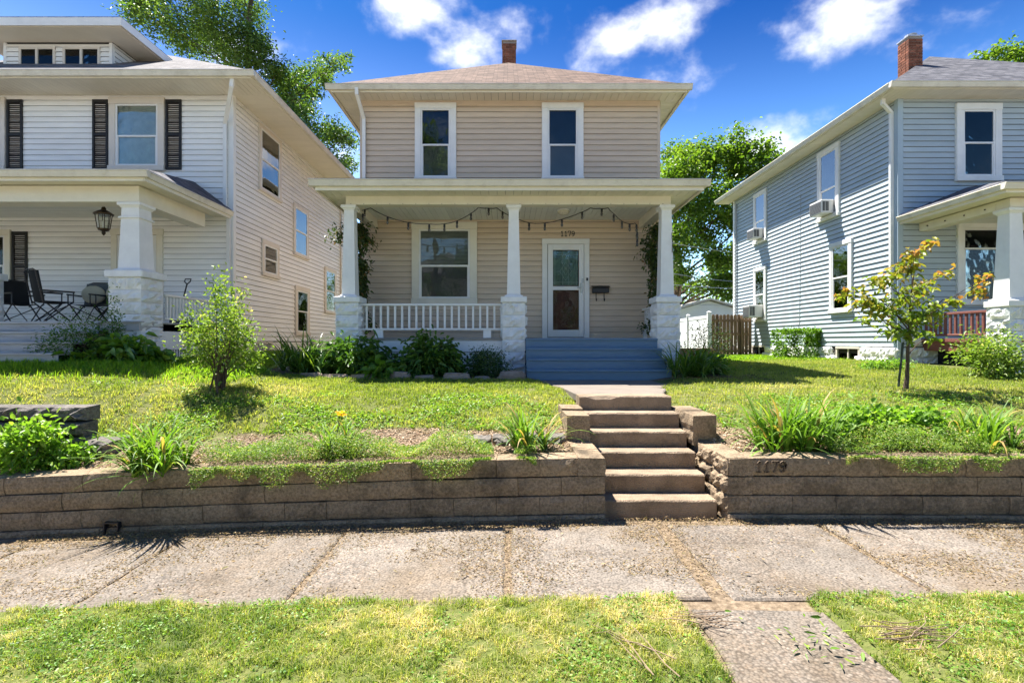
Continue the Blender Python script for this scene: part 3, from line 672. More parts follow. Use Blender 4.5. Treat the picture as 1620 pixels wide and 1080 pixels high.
def window(fr, u0, u1, z0, z1, parent, tw=.12, tm='white', fm='winwhite', back='room', blind=None, glass='glass', sillout=.03, head=None, rail=.5, deep=.075, lower_back=None, name='window'):
    head = head or tw; mb = MB(fr); sl = tw*.8
    mb.box(u0, u0+tw, .001, deep, z0+sl, z1-head, .006); mb.box(u1-tw, u1, .001, deep, z0+sl, z1-head, .006)
    mb.box(u0-.004, u1+.004, .001, deep+.008, z1-head, z1, .006); mb.box(u0-.012, u1+.012, .001, deep+sillout, z0, z0+sl, .008)
    w = mb.build(name, M[tm], parent)
    a, b, c, d = u0+tw, u1-tw, z0+sl, z1-head
    f = MB(fr); s = .042; q = c+(d-c)*rail
    f.box(a, a+s, .03, .062, c, d, .004); f.box(b-s, b, .03, .062, c, d, .004); f.box(a+s, b-s, .03, .062, d-s, d, .004)
    f.box(a+s, b-s, .03, .064, q-.02, q+.022, .004); f.box(a+s, b-s, .026, .054, c, c+s, .004)
    f.box(a+s, a+s*1.5, .026, .05, c+s, q-.02); f.box(b-s*1.5, b-s, .026, .05, c+s, q-.02)
    f.build('frame', M[fm], w)
    MB(fr).box(a+s-.005, b-s+.005, .044, .048, q+.01, d-s+.005).build('pane', M[glass], w)
    MB(fr).box(a+s-.005, b-s+.005, .036, .040, c+s-.005, q-.01).build('pane', M[glass], w)
    MB(fr).box(a-.02, b+.02, .002, .010, c-.02, d+.02).build('curtain', M[back], w)
    if lower_back: MB(fr).box(a+.01, b-.01, .012, .014, c+.01, q).build('screen', M[lower_back], w)
    if blind:
        n = int((d-c)/.032) if blind == 'full' else int((d-q)/.032)
        for k in range(n):
            zz = d-s-.02-k*.032
            if zz < c+s: break
            MB(fr).add([(a+s, .016, zz-.010), (b-s, .016, zz-.010), (b-s, .028, zz+.010), (a+s, .028, zz+.010)], [(0,1,2,3)]).build('blind_slat', M['blind'], w)
    return (a, b, c, d)
def hip_roof(x0, x1, y0, y1, z, slope, m, parent, th=.05, name='roof'):
    W, D = x1-x0, y1-y0; h = min(W, D)/2; zr = z+slope*h
    if D >= W: r0, r1 = (x0+h, y0+h, zr), (x0+h, y1-h, zr)
    else: r0, r1 = (x0+h, y0+h, zr), (x1-h, y0+h, zr)
    vs = [(x0,y0,z),(x1,y0,z),(x1,y1,z),(x0,y1,z), r0, r1, (x0,y0,z-th),(x1,y0,z-th),(x1,y1,z-th),(x0,y1,z-th)]
    if D >= W: fs = [(0,1,4),(1,2,5,4),(2,3,5),(3,0,4,5)]
    else: fs = [(0,1,5,4),(1,2,5),(2,3,4,5),(3,0,4)]
    fs += [(6,7,1,0),(7,8,2,1),(8,9,3,2),(9,6,0,3),(9,8,7,6)]
    me = bpy.data.meshes.new(name); me.from_pydata(vs, [], fs); me.materials.append(m)
    uv = me.uv_layers.new(name='uv'); k = math.sqrt(1+slope*slope)
    for p in me.polygons:
        side = p.index
        for li in p.loop_indices:
            x, y, zz = me.vertices[me.loops[li].vertex_index].co
            uv.data[li].uv = (x, (y-y0)*k) if side == 0 else (y, (x1-x)*k) if side == 1 else (x, (y1-y)*k) if side == 2 else (y, (x-x0)*k)
    return link(bpy.data.objects.new(name, me), parent)
def slope_roof(quad, m, parent, th=.06, name='porch_roof'):   # 4 points eave-left, eave-right, top-right, top-left
    q = [Vector(p) for p in quad]; me = bpy.data.meshes.new(name); d = Vector((0, 0, -th))
    me.from_pydata([tuple(p) for p in q]+[tuple(p+d) for p in q], [], [(0,1,2,3),(7,6,5,4),(4,5,1,0),(5,6,2,1),(6,7,3,2),(7,4,0,3)])
    me.materials.append(m); uv = me.uv_layers.new(name='uv')
    for p in me.polygons:
        for li in p.loop_indices:
            c = me.vertices[me.loops[li].vertex_index].co; uv.data[li].uv = (c.x, c.y*1.1+c.z*.3)
    return link(bpy.data.objects.new(name, me), parent)
def gutter(a, b, out, zt, m, parent, d=.11, h=.12, name='gutter'):   # K-style profile from a to b (2d), out = outward normal
    a, b, out = Vector((*a, 0)), Vector((*b, 0)), Vector((*out, 0)); Zv = Vector((0, 0, 1))
    pr = [(0, 0), (d, .0), (d+.004, -.018), (d-.012, -.030), (d-.020, -.065), (d*.62, -h), (0, -h)]
    mb = MB(); mb.prism([out*p+Zv*(zt+q) for p, q in pr], a, b); return mb.build(name, m, parent)
def downspout(pts, parent, m, w=.075, name='downspout'):
    mb = MB()
    for p, q in zip(pts[:-1], pts[1:]):
        p, q = Vector(p), Vector(q); t = (q-p).normalized(); p, q = p-t*.02, q+t*.02
        s = Vector((1, 0, 0)) if abs(t.x) < .6 else Vector((0, 1, 0)); s = (s-t*s.dot(t)).normalized(); u = t.cross(s)
        c = [s*w/2+u*w*.36, -s*w/2+u*w*.36, -s*w/2-u*w*.36, s*w/2-u*w*.36]
        mb.hexa([p+v for v in c]+[q+v for v in c])
    return mb.build(name, m, parent)
def rock_course(seed, w, d, h, amp=.016, m=None, name='block'):
    rg = np.random.default_rng(seed); mb = MB(); S = 7; per = []
    for sx, sy, n in ((0,-1,S),(1,0,S),(0,1,S),(-1,0,S)):
        for k in range(n):
            t = k/n-.5
            per.append({(0,-1): (t*w, -d/2), (1,0): (w/2, t*d), (0,1): (-t*w, d/2), (-1,0): (-w/2, -t*d)}[sx,sy] + ((sx, sy), k))
    n = len(per); zs = [0, .012, h*.28, h*.55, h*.8, h-.012, h]; vs = []
    for j, z in enumerate(zs):
        for (x, y, nm, k) in per:
            if j in (0, 6): o = -.014
            elif j in (1, 5): o = 0.0
            else: o = (.024+rg.normal()*amp) if k not in (0,) else 0.002
            if k == 0:
                cx = -.004 if j in (0, 6) else 0
                vs.append((x*(1-abs(o)*.6), y*(1-abs(o)*.6), z))
            else: vs.append((x+nm[0]*o+rg.normal()*.003, y+nm[1]*o+rg.normal()*.003, z+(rg.normal()*.006 if 1 < j < 5 else 0)))
    fs = [(j*n+i, j*n+(i+1) % n, (j+1)*n+(i+1) % n, (j+1)*n+i) for j in range(6) for i in range(n)]
    fs += [tuple(range(n))[::-1], tuple(6*n+i for i in range(n))]
    mb.add(vs, fs); return mb.mesh(name, m)
def place(me, parent, loc, rz=0, name=None):
    o = bpy.data.objects.new(name or me.name, me); link(o, parent, loc); o.rotation_euler.z = rz; return o
def chimney(parent, x0, x1, y0, y1, z0, z1, cap=None):
    c = MB().box(x0+.012, x1-.012, y0+.012, y1-.012, z0, z1-.01).build('chimney', M['mortar'], parent)
    h, L = .066, .205; rows = int((z1-z0)/(h+.011)); rg = random.Random(4); w = (x1-x0)
    def brick(a0, a1, b0, b1, z):
        MB().box(a0, a1, b0, b1, z, z+h, .003).build('brick', M['brick'], c)
    for r in range(rows):
        z = z0+r*(h+.011); off = L/2 if r % 2 else 0
        p = x0
        while p < x1-.03:
            q = min(x1, p+(off if (p == x0 and off) else L)); j = rg.uniform(-.002,.002)
            brick(p+.004, q-.004, y0+j, y0+.1, z); p = q
        p = y0+.104
        while p < y1-.03:
            q = min(y1, p+(L if not off else L*.75)); j = rg.uniform(-.002,.002)
            brick(x0+j, x0+.1, p, q-.009, z); brick(x1-.1, x1+j, p, q-.009, z); p = q
    MB().box(x0-.02, x1+.02, y0-.02, y1+.02, z1-.012, z1+.03, .008).build('chimney_cap', M[cap or 'mortar'], c)
    if cap:
        MB().lathe((x0+x1)/2+.02, (y0+y1)/2, [(.11,z1+.03),(.11,z1+.10),(.15,z1+.11),(.15,z1+.13),(.10,z1+.15)], 12).build('flue_cap', M[cap], c)
    return c
def column(parent, cx, cy, zb, zcap, ztop, pw, cw, s0, s1, nc, seed, ch=.12, cap_m='white', course_h=None, split=False, name='porch_column'):
    """block pedestal, cap stone, tapered wooden shaft with base and capital"""
    shaft = MB(); shaft.frustum(cx, cy, zcap+.05, ztop-.10, s0, s1); col = shaft.build(name, M['white'], parent)
    b = MB(); b.frustum(cx, cy, zcap, zcap+.03, s0+.10, s0+.09); b.frustum(cx, cy, zcap+.0305, zcap+.0495, s0+.05, s0+.01); b.build('shaft_base', M['white'], col)
    k = MB(); k.frustum(cx, cy, ztop-.0995, ztop-.065, s1+.02, s1+.07); k.box(cx-s1/2-.055, cx+s1/2+.055, cy-s1/2-.055, cy+s1/2+.055, ztop-.0645, ztop-.004, .008); k.build('capital', M['white'], col)
    MB().box(cx-cw/2, cx+cw/2, cy-cw/2, cy+cw/2, zcap-ch, zcap-.001, .012).build('cap_stone', M['stonewhite'], col)
    h = course_h or (zcap-ch-zb)/nc; z = zcap-ch-h; r = 0
    while r < nc:
        if split and r % 2 == 0:
            for q in (-1, 1):
                me = rock_course(seed*31+r*7+q, pw/2-.002, pw, h-.003, .019, M['stonewhite']); place(me, col, (cx+q*pw/4, cy, z))
        else:
            me = rock_course(seed*31+r*7, pw, pw, h-.003, .021, M['stonewhite']); place(me, col, (cx, cy, z))
        z -= h; r += 1
    return col
def boards_x(name, x0, x1, y0, y1, z0, z1, w, m, parent, gap=.006):     # boards running in depth, side by side along x
    n = max(1, round((x1-x0)/w)); w = (x1-x0)/n
    for k in range(n): MB().box(x0+k*w+gap/2, x0+(k+1)*w-gap/2, y0, y1, z0, z1, .002).build(name, m, parent)
def boards_y(name, x0, x1, y0, y1, z0, z1, w, m, parent, gap=.006):
    n = max(1, round((y1-y0)/w)); w = (y1-y0)/n
    for k in range(n): MB().box(x0, x1, y0+k*w+gap/2, y0+(k+1)*w-gap/2, z0, z1, .002).build(name, m, parent)

# ------------------------------------------------------------------ beige house in the middle
H = thing('house', 'two storey beige house with brown hip roof and open front porch', 'house', (.06, 12.2, 1.0))
xl, xr, yw, yb = -3.50, 3.62, 12.2, 21.4; zf, zt = 1.80, 7.45
wall = MB().box(xl, xr, yw, yb, .6, zt+.02).build('wall', M['sheathshade'], H)
Fc = Fr((0, yw, 0), (1, 0, 0), (0, -1, 0))
ops = []
ops.append(window(Fc, -2.20, -1.22, 5.50, 7.37, H, .135, 'white', 'winwhite', 'room', None, 'glass', lower_back='screen', rail=.47))
ops.append(window(Fc, .815, 1.80, 5.50, 7.37, H, .135, 'white', 'winwhite', 'room', None, 'glass', lower_back='screen', rail=.47))
ops.append(window(Fc, -2.275, -.725, 2.60, 4.545, H, .17, 'cream', 'winwhite', 'room', 'half', 'glass', lower_back='screen', rail=.47))
door_op = (.93, 1.83, 1.8, 4.06)
siding(Fc, xl+.06, xr-.06, zf, zt-.10, .131, ops+[door_op], M['beige'], wall, dutch=True)
mb = MB(Fc); mb.box(xl+.06, xr-.06, .001, .03, zt-.10, zt, .003); mb.build('frieze_board', M['beige_trim'], wall)
for a, b in ((xl-.012, xl+.06), (xr-.06, xr+.012)): MB(Fc).box(a, b, -.05, .03, zf-.02, zt, .004).build('corner_board', M['beige_trim'], wall)
for x, n, f in ((xl, -1, 0), (xr, 1, 0)):
    siding(Fr((x, yw, 0), (0, 1, 0), (n, 0, 0)), .05, yb-yw, zf, zt, .131, [], M['beige'], H, 'side_siding', True, True)
siding(Fr((0, yb, 0), (1, 0, 0), (0, 1, 0)), xl, xr, zf, zt, .131, [], M['beige'], H, 'back_siding', True, True)
ov = .53; ex0, ex1, ey0, ey1 = xl-ov+.0, xr+ov-.06, yw-ov, yb+ov
roof = hip_roof(ex0-.02, ex1+.02, ey0-.02, ey1+.02, 7.56, .665, M['roofbrown'], H)
e = MB(); e.box(ex0+.02, ex1-.02, ey0, ey0+.02, 7.39, 7.50); e.box(ex0, ex0+.02, ey0, ey1, 7.39, 7.50); e.box(ex1-.02, ex1, ey0, ey1, 7.39, 7.50); e.build('fascia', M['cream'], H)
gutter((ex0-.1, ey0), (ex1+.1, ey0), (0, -1), 7.545, M['gutter'], H)
gutter((ex0, ey0), (ex0, ey1), (-1, 0), 7.545, M['gutter'], H); gutter((ex1, ey0), (ex1, ey1), (1, 0), 7.545, M['gutter'], H)
boards_x('soffit_board', ex0+.03, ex1-.03, ey0+.03, yw-.002, 7.428, 7.445, .165, M['soffit'], H)
MB().box(ex0+.03, ex1-.03, ey0+.03, yw, 7.446, 7.452).build('soffit_backing', M['dgroove'], H)
boards_y('soffit_board', ex0+.03, xl-.002, yw, yw+3.6, 7.428, 7.445, .165, M['soffit'], H); boards_y('soffit_board', xr+.002, ex1-.03, yw, yw+3.6, 7.428, 7.445, .165, M['soffit'], H)
MB().box(ex0+.03, xl, yw, yb, 7.446, 7.452).build('soffit_backing', M['dgroove'], H); MB().box(xr, ex1-.03, yw, yb, 7.446, 7.452).build('soffit_backing', M['dgroove'], H)
chimney(H, -.17, .27, 16.3, 16.74, 9.9, 11.28)
downspout([(-3.42, 11.60, 7.44), (-3.42, 11.62, 7.32), (-3.40, 12.12, 6.98), (-3.40, 12.12, 5.36)], H, M['white'])

# porch
P = H
pf = 1.775
MB().box(-3.45, 3.46, 10.43, 12.18, pf-.05, pf-.012).build('porch_floor', M['deckgrey'], H)
boards_y_ = boards_x('floor_board', -3.45, 3.46, 10.395, 12.17, pf-.010, pf+.010, .12, M['deckgrey'], H, .004)
MB().box(-3.44, .34, 10.43, 10.46, 1.50, pf-.052, .004).build('skirt_board', M['white'], H)
MB().box(3.03, 3.45, 10.43, 10.46, 1.50, pf-.052, .004).build('skirt_board', M['white'], H)
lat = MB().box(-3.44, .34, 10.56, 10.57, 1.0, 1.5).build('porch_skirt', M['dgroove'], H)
for k in range(34):
    x = -3.5+k*.115
    for s in (1, -1):
        a, b = (x, x+.42) if s > 0 else (x+.42, x); y = 10.445 if s > 0 else 10.456
        if max(a, b) > .33: continue
        dx = .028
        MB().hexa([(a-dx, y, 1.06), (a+dx, y, 1.06), (a+dx, y+.009, 1.06), (a-dx, y+.009, 1.06), (b-dx, y, 1.49), (b+dx, y, 1.49), (b+dx, y+.009, 1.49), (b-dx, y+.009, 1.49)]).build('lattice_strip', M['white'], lat)
for k, (cx, lb) in enumerate(((-3.24,0), (.125,0), (3.25,0))):
    column(H, cx, 10.56, 1.0, 2.62, 4.50, .455, .53, .275, .20, 6, 3+k, .12)
# beam, ceiling, roof
mb = MB(); mb.box(-3.30, 3.33, 10.44, 10.66, 4.502, 4.70, .004); mb.build('porch_beam', M['cream'], H)
for x in (-3.30, 3.12): MB().box(x, x+.21, 10.662, 12.17, 4.40, 4.66, .004).build('side_beam', M['cream'], H)
bo = MB()
for k in range(25): bo.box(-3.2+k*.265, -3.19+k*.265, 10.428, 10.439, 4.512, 4.522)
bo.build('beam_hook', M['dgroove'], H)
boards_x('ceiling_board', -3.085, 3.115, 10.665, 12.165, 4.60, 4.618, .125, M['ceil'], H)
MB().box(-3.08, 3.11, 10.66, 12.17, 4.62, 4.64).build('ceiling_backing', M['dgroove'], H)
px0, px1, py0 = -3.72, 3.80, 9.90
boards_x('soffit_board', px0+.03, px1-.03, py0+.03, 10.438, 4.672, 4.69, .165, M['cream'], H)
boards_y('soffit_board', px0+.03, -3.302, 10.44, 12.17, 4.672, 4.69, .165, M['cream'], H); boards_y('soffit_board', 3.332, px1-.03, 10.44, 12.17, 4.672, 4.69, .165, M['cream'], H)
MB().box(px0+.03, px1-.03, py0+.03, 12.17, 4.703, 4.712).build('soffit_backing', M['dgroove'], H)
mb = MB(); mb.box(px0, px1, py0, py0+.025, 4.63, 4.80); mb.box(px0, px0+.025, py0+.026, 12.17, 4.63, 4.80); mb.box(px1-.025, px1, py0+.026, 12.17, 4.63, 4.80); mb.build('fascia', M['cream'], H)
gutter((px0-.1, py0), (px1+.1, py0), (0, -1), 4.825, M['gutter'], H, .11, .125)
gutter((px0, py0), (px0, 12.17), (-1, 0), 4.825, M['gutter'], H, .1, .125); gutter((px1, py0), (px1, 12.17), (1, 0), 4.825, M['gutter'], H, .1, .125)
slope_roof([(px0-.02, py0-.02, 4.86), (px1+.02, py0-.02, 4.86), (3.2, 12.19, 5.40), (-3.1, 12.19, 5.40)], M['roofbrown'], H)
slope_roof([(px0-.02, 12.19, 4.86), (px0-.02, py0-.02, 4.858), (-3.1, 12.19, 5.40), (-3.12, 12.19, 5.40)], M['roofbrown'], H)
slope_roof([(px1+.02, py0-.02, 4.858), (px1+.02, 12.19, 4.86), (3.22, 12.19, 5.40), (3.2, 12.19, 5.40)], M['roofbrown'], H)
# railing between the first two columns
rl = MB().box(-3.03, -.11, 10.50, 10.58, 2.445, 2.49, .006).build('railing', M['white'], H)
MB().box(-3.03, -.11, 10.505, 10.575, 1.945, 1.985, .005).build('bottom_rail', M['white'], rl)
for k in range(20): MB().box(-2.92+k*.146, -2.92+k*.146+.042, 10.52, 10.56, 1.986, 2.444, .004).build('baluster', M['white'], rl)
for x in (-2.72, -.50): MB().box(x, x+.16, 10.51, 10.57, pf+.012, 1.944, .004).build('rail_post', M['white'], rl)
rl = MB().box(3.19, 3.26, 10.80, 12.16, 2.445, 2.49, .006).build('railing', M['white'], H)
MB().box(3.195, 3.255, 10.80, 12.16, 1.945, 1.985, .005).build('bottom_rail', M['white'], rl)
for k in range(8): MB().box(3.205, 3.245, 10.93+k*.146, 10.97+k*.146, 1.986, 2.444, .004).build('baluster', M['white'], rl)
for y in (11.96,): MB().box(3.19, 3.26, y, y+.09, pf+.012, 1.944, .004).build('rail_post', M['white'], rl)
# front door with storm door
D = MB(Fc); D.box(.82, .945, .001, .07, 1.80, 4.02, .006); D.box(1.815, 1.94, .001, .07, 1.80, 4.02, .006); D.box(.815, 1.945, .001, .075, 4.02, 4.15, .006); D.box(.83, 1.93, .001, .09, 1.775, 1.81, .005)
door = D.build('front_door', M['white'], H)
s = MB(Fc); a, b, c, d = .955, 1.805, 1.82, 4.01
s.box(a, a+.12, .045, .085, c, d, .005); s.box(b-.115, b, .045, .085, c, d, .005); s.box(a+.12, b-.115, .045, .085, d-.13, d, .005); s.box(a+.12, b-.115, .045, .085, c, c+.17, .005); s.box(a+.12, b-.115, .045, .086, 2.93, 3.02, .005)
s.build('storm_door', M['winwhite'], door)
for z0, z1 in ((c+.165, 2.935), (3.015, d-.125)): MB(Fc).box(a+.115, b-.11, .060, .064, z0, z1).build('pane', M['glass'], door)
MB(Fc).box(a, b, .004, .020, c, d).build('inner_door', mat('inner_door_red', (.10,.022,.018), .5, .3, 5), door)
MB(Fc).box(a+.13, b-.13, .021, .026, 3.05, 3.86).build('leaded_glass', mat('leaded_glass', (.10,.15,.13), .15, .5, 7, .3, 20, .8), door)
cm = MB(Fc); cu = (a+b)/2; zc = 3.45
def came(p, q, w=.006): 
    L = math.hypot(q[0]-p[0], q[1]-p[1]); t = ((q[1]-p[1])/L*w, -(q[0]-p[0])/L*w)
    pts = [(p[0]+t[0], p[1]+t[1]), (p[0]-t[0], p[1]-t[1]), (q[0]-t[0], q[1]-t[1]), (q[0]+t[0], q[1]+t[1])]
    cm.hexa([(x, .0265, z) for x, z in pts]+[(x, .034, z) for x, z in pts])
for x in (a+.17, b-.17, cu-.07, cu+.07): came((x, 3.06), (x, 3.85))
for z in (3.12, 3.78): came((a+.13, z), (b-.13, z))
for sx in (-1, 1):
    came((cu, 3.78), (cu+sx*.10, 3.60)); came((cu+sx*.10, 3.60), (cu, 3.42)); came((cu, 3.60), (cu+sx*.14, 3.38)); came((cu+sx*.14, 3.38), (cu, 3.16)); came((cu, 3.48), (cu+sx*.05, 3.38)); came((cu+sx*.05, 3.38), (cu, 3.28)); came((cu+sx*.14,3.38),(cu+sx*.2,3.38))
cm.build('lead_came', mat('lead_came', (.32,.36,.33), .4, .1, metal=.3), door)
mb = MB(Fc); mb.box(b-.085, b-.035, .086, .10, 2.86, 3.10, .006); mb.tube([(b-.06, .10, 2.98), (b-.06, .15, 2.98), (b-.17, .15, 2.98)], .011, 8); mb.build('handle', M['steel'], door)
MB(Fc).box(b-.05, b-.01, .086, .105, 3.10, 3.2, .004).build('closer', M['steel'], door)
mbx = thing('doorbell', 'small white and black doorbell unit beside the front door', 'doorbell', (1.885, 12.1, 3.12))
MB(Fc).box(1.862, 1.905, .071, .095, 3.06, 3.15, .005).build('case', M['white'], mbx); MB(Fc).box(1.862, 1.905, .071, .098, 3.151, 3.22, .005).build('lens', M['black'], mbx)
ml = thing('mailbox', 'black wall mailbox with two newspaper hooks beside the front door', 'mailbox', (2.2, 12.1, 2.8))
MB(Fc).box(2.00, 2.40, .024, .125, 2.86, 2.985, .012).build('box', M['black'], ml)
MB(Fc).add([(1.985,.02,3.03),(2.415,.02,3.03),(2.415,.14,2.985),(1.985,.14,2.985),(1.985,.02,3.045),(2.415,.02,3.045),(2.415,.15,2.998),(1.985,.15,2.998)], [(3,2,1,0),(4,5,6,7),(0,1,5,4),(1,2,6,5),(2,3,7,6),(3,0,4,7)]).build('lid', M['black'], ml)
for u in (2.10, 2.29): MB(Fc).tube([(u,.05,2.865),(u,.05,2.70),(u,.09,2.67),(u,.13,2.69),(u,.13,2.73)], .010, 6).build('hook', M['black'], ml)
hn = thing('house_number', 'black numerals 1179 on the beige siding above the front door', 'house number', (1.4, 12.17, 4.2))
digits('1179', Fc, 1.255, .024, .034, 4.215, .115, M['black'], hn, .15)
# blue steps
S = thing('wooden_steps', 'four wide blue painted wooden steps leading up to the porch', 'steps', (1.68, 9.7, 1))
for k in range(4):
    y = 9.40+.30*k; z = 1.19+.195*k
    if k < 3: MB().box(.355, 3.02, y-.02, y+.31, z-.042, z, .008).build('tread', M['bluepaint'], S)
    else: MB().box(.36, 3.02, y-.02, y+.11, z-.042, z-.004, .008).build('tread', M['bluepaint'], S)
    MB().box(.36, 3.015, y+.004, y+.026, z-.20 if k else .97, z-.043, .002).build('riser', M['bluepaint'], S)
for x in (.365, 2.975):
    for k in range(3): MB().box(x, x+.035, 9.43+.30*k, 10.29, .98+.195*k, 1.147+.195*k).build('stringer', M['bluepaint'], S)
mt = thing('doormat', 'dark blue doormat lying before the front door', 'mat', (1.38, 11.8, 1.79)); MB().box(.92, 1.86, 11.55, 12.1, pf+.011, pf+.026, .006).build('mat_pile', mat('mat_dark', (.02,.03,.06), .95, .3, 60), mt)
# ceiling lamp
cl = thing('ceiling_lamp', 'flush ribbed glass lamp on the porch ceiling before the door', 'lamp', (1.2, 11.2, 4.55))
MB().lathe(1.22, 11.2, [(.06,4.597),(.13,4.59),(.13,4.565)], 20).build('lamp_base', M['winwhite'], cl, True)
MB().lathe(1.22, 11.2, [(.12,4.564),(.135,4.545),(.12,4.52),(.11,4.515),(.09,4.49),(.02,4.475)], 20).build('glass_shade', mat('ribbed_glass', (.62,.58,.46), .2, .15, 30, spec=.6), cl, True)
# string lights
sg = thing('string_lights', 'black cable of bulbs draped in swags under the porch ceiling', 'string lights', (0, 10.9, 4.5))
d_ = 10.86; sc_ = 810/d_
def q_(px, py): return ((px-803)/sc_, d_, 1.7+(541-py)/sc_)
sw_ = [[(561,328),(566,334),(586,329),(613,343),(646,352),(680,354.5),(704,354),(724,349),(746,337),(757,328)], [(757,328),(772,329.5),(786,329),(805,341),(838,353),(863,352.7),(889,347),(922,335),(934,329)], [(934,329),(948,330),(962,329),(972,339),(984,350),(995,354),(1005,353),(1008,356),(1008,372),(1008,384)]]
for k, pl in enumerate(sw_):
    pts = []
    for a_, b_ in zip(pl[:-1], pl[1:]):
        for t in (0, .33, .66): pts.append(q_(a_[0]+(b_[0]-a_[0])*t, a_[1]+(b_[1]-a_[1])*t+.8*math.sin(t*math.pi)))
    pts.append(q_(*pl[-1])); MB().tube(pts, .009, 5).build('cable', M['black'], sg)
bulbs = [(577,331),(574,338),(613,343),(646,352),(679,355),(703,354),(723,349),(745,337),(773,329),(795,334.5),(837,353),(862,353),(889,347),(921,335),(952,330),(971,339),(984,350),(996,354),(1007,355),(1008,367),(1008,378)]
sk = MB().lathe(0, 0, [(.012,.0),(.022,-.012),(.024,-.07),(.018,-.078)], 8).mesh('socket', M['black'], True)
bb = MB().lathe(0, 0, [(.014,-.079),(.024,-.10),(.028,-.125),(.020,-.15),(.006,-.162)], 8).mesh('bulb', M['bulb'], True)
for px, py in bulbs:
    l = q_(px, py); o = place(sk, sg, l); place(bb, o, l)
# ------------------------------------------------------------------ white house on the left
G = thing('house', 'two storey white sided house with black shutters, roof dormer and deep porch', 'house', (-11, 12, 1.3))
lx0, lx1, ly0, ly1 = -16.2, -6.44, 12.0, 21.6; lzf, lzt = 1.72, 7.50
lw = MB().box(lx0, lx1, ly0, ly1, .7, lzt+.02).build('wall', M['sheathshade'], G)
Lf = Fr((0, ly0, 0), (1, 0, 0), (0, -1, 0)); Ls = Fr((lx1, 0, 0), (0, 1, 0), (1, 0, 0))
of = [window(Lf, -9.30, -8.01, 5.69, 7.40, G, .15, 'wintan', 'winwhite', 'curtain', None, 'glass', rail=.48),
      window(Lf, -13.0, -11.72, 5.69, 7.40, G, .15, 'wintan', 'winwhite', 'curtain', None, 'glass', rail=.48),
      window(Lf, -12.9, -11.60, 2.66, 4.32, G, .13, 'cream', 'winwhite', 'curtain', None, 'glass')]
os_ = [window(Ls, 13.18, 14.46, 5.62, 7.36, G, .10, 'wintan', 'winwhite', 'curtain', None, 'glassmir', lower_back='room', deep=.06),
       window(Ls, 15.31, 16.45, 4.32, 5.88, G, .10, 'wintan', 'winwhite', 'curtain', None, 'glassmir', lower_back='screen', deep=.06),
       window(Ls, 13.33, 14.33, 3.44, 4.40, G, .12, 'wintan', 'winwhite', 'curtain', 'full', 'glass', deep=.06),
       window(Ls, 15.42, 16.53, 1.90, 3.42, G, .14, 'wintan', 'winwhite', 'room', None, 'glass', deep=.06),
       window(Ls, 17.92, 19.10, 2.72, 4.35, G, .10, 'wintan', 'winwhite', 'curtain', None, 'glassmir', lower_back='screen', deep=.06)]
# porch door
dd = MB(Lf); dd.box(-9.26, -9.12, .001, .06, 2.06, 4.20, .005); dd.box(-8.20, -8.05, .001, .06, 2.06, 4.20, .005); dd.box(-9.27, -8.04, .001, .065, 4.20, 4.34, .005)
ld = dd.build('front_door', M['cream'], G)
mb = MB(Lf); mb.box(-9.11, -8.95, .02, .05, 2.08, 4.19); mb.box(-8.37, -8.21, .02, .05, 2.08, 4.19); mb.box(-8.95, -8.37, .02, .05, 2.08, 2.5); mb.box(-8.95, -8.37, .02, .05, 4.0, 4.19); mb.build('storm_door', M['winwhite'], ld)
MB(Lf).box(-8.96, -8.36, .03, .034, 2.49, 4.01).build('pane', M['glass'], ld); MB(Lf).box(-9.1, -8.22, .003, .012, 2.08, 4.19).build('inner_door', M['room'], ld)
siding(Lf, lx0+.1, lx1-.1, lzf, lzt-.03, .128, of+[(-9.12, -8.2, 2.0, 4.2)], M['leftvinyl'], lw, dutch=True)
siding(Ls, ly0+.1, ly1-.05, lzf, lzt-.03, .128, os_, M['leftvinyl'], lw)
siding(Fr((lx0, 0, 0), (0, 1, 0), (-1, 0, 0)), ly0, ly1, lzf, lzt, .128, [], M['leftvinyl'], G, 'side_siding', True)
siding(Fr((0, ly1, 0), (1, 0, 0), (0, 1, 0)), lx0, lx1, lzf, lzt, .128, [], M['leftvinyl'], G, 'back_siding', True)
MB().box(lx1-.1, lx1+.03, ly0-.03, ly0+.1, lzf-.02, lzt, .004).build('corner_board', M['winwhite'], lw)
for (a, b, c, d) in ((-9.70,-9.33,5.72,7.36), (-7.99,-7.62,5.72,7.36), (-11.70,-11.33,5.72,7.36), (-11.58,-11.22,2.66,4.28)):
    mb = MB(Lf); t = .055; mid = c+(d-c)*.5
    mb.box(a, a+t, .024, .055, c, d, .004); mb.box(b-t, b, .024, .055, c, d, .004); mb.box(a+t, b-t, .024, .055, c, c+.07, .004); mb.box(a+t, b-t, .024, .055, d-.08, d, .004); mb.box(a+t, b-t, .024, .054, mid-.03, mid+.03, .004)
    sh = mb.build('shutter', M['shutter'], G)
    lv = MB(Lf)
    for k in range(int((d-c)/.045)):
        z = c+.03+k*.045; lv.add([(a+t, .030, z), (b-t, .030, z), (b-t, .044, z-.035), (a+t, .044, z-.035)], [(0,1,2,3)])
    lv.build('louvre_panel', M['shutterin'], sh)
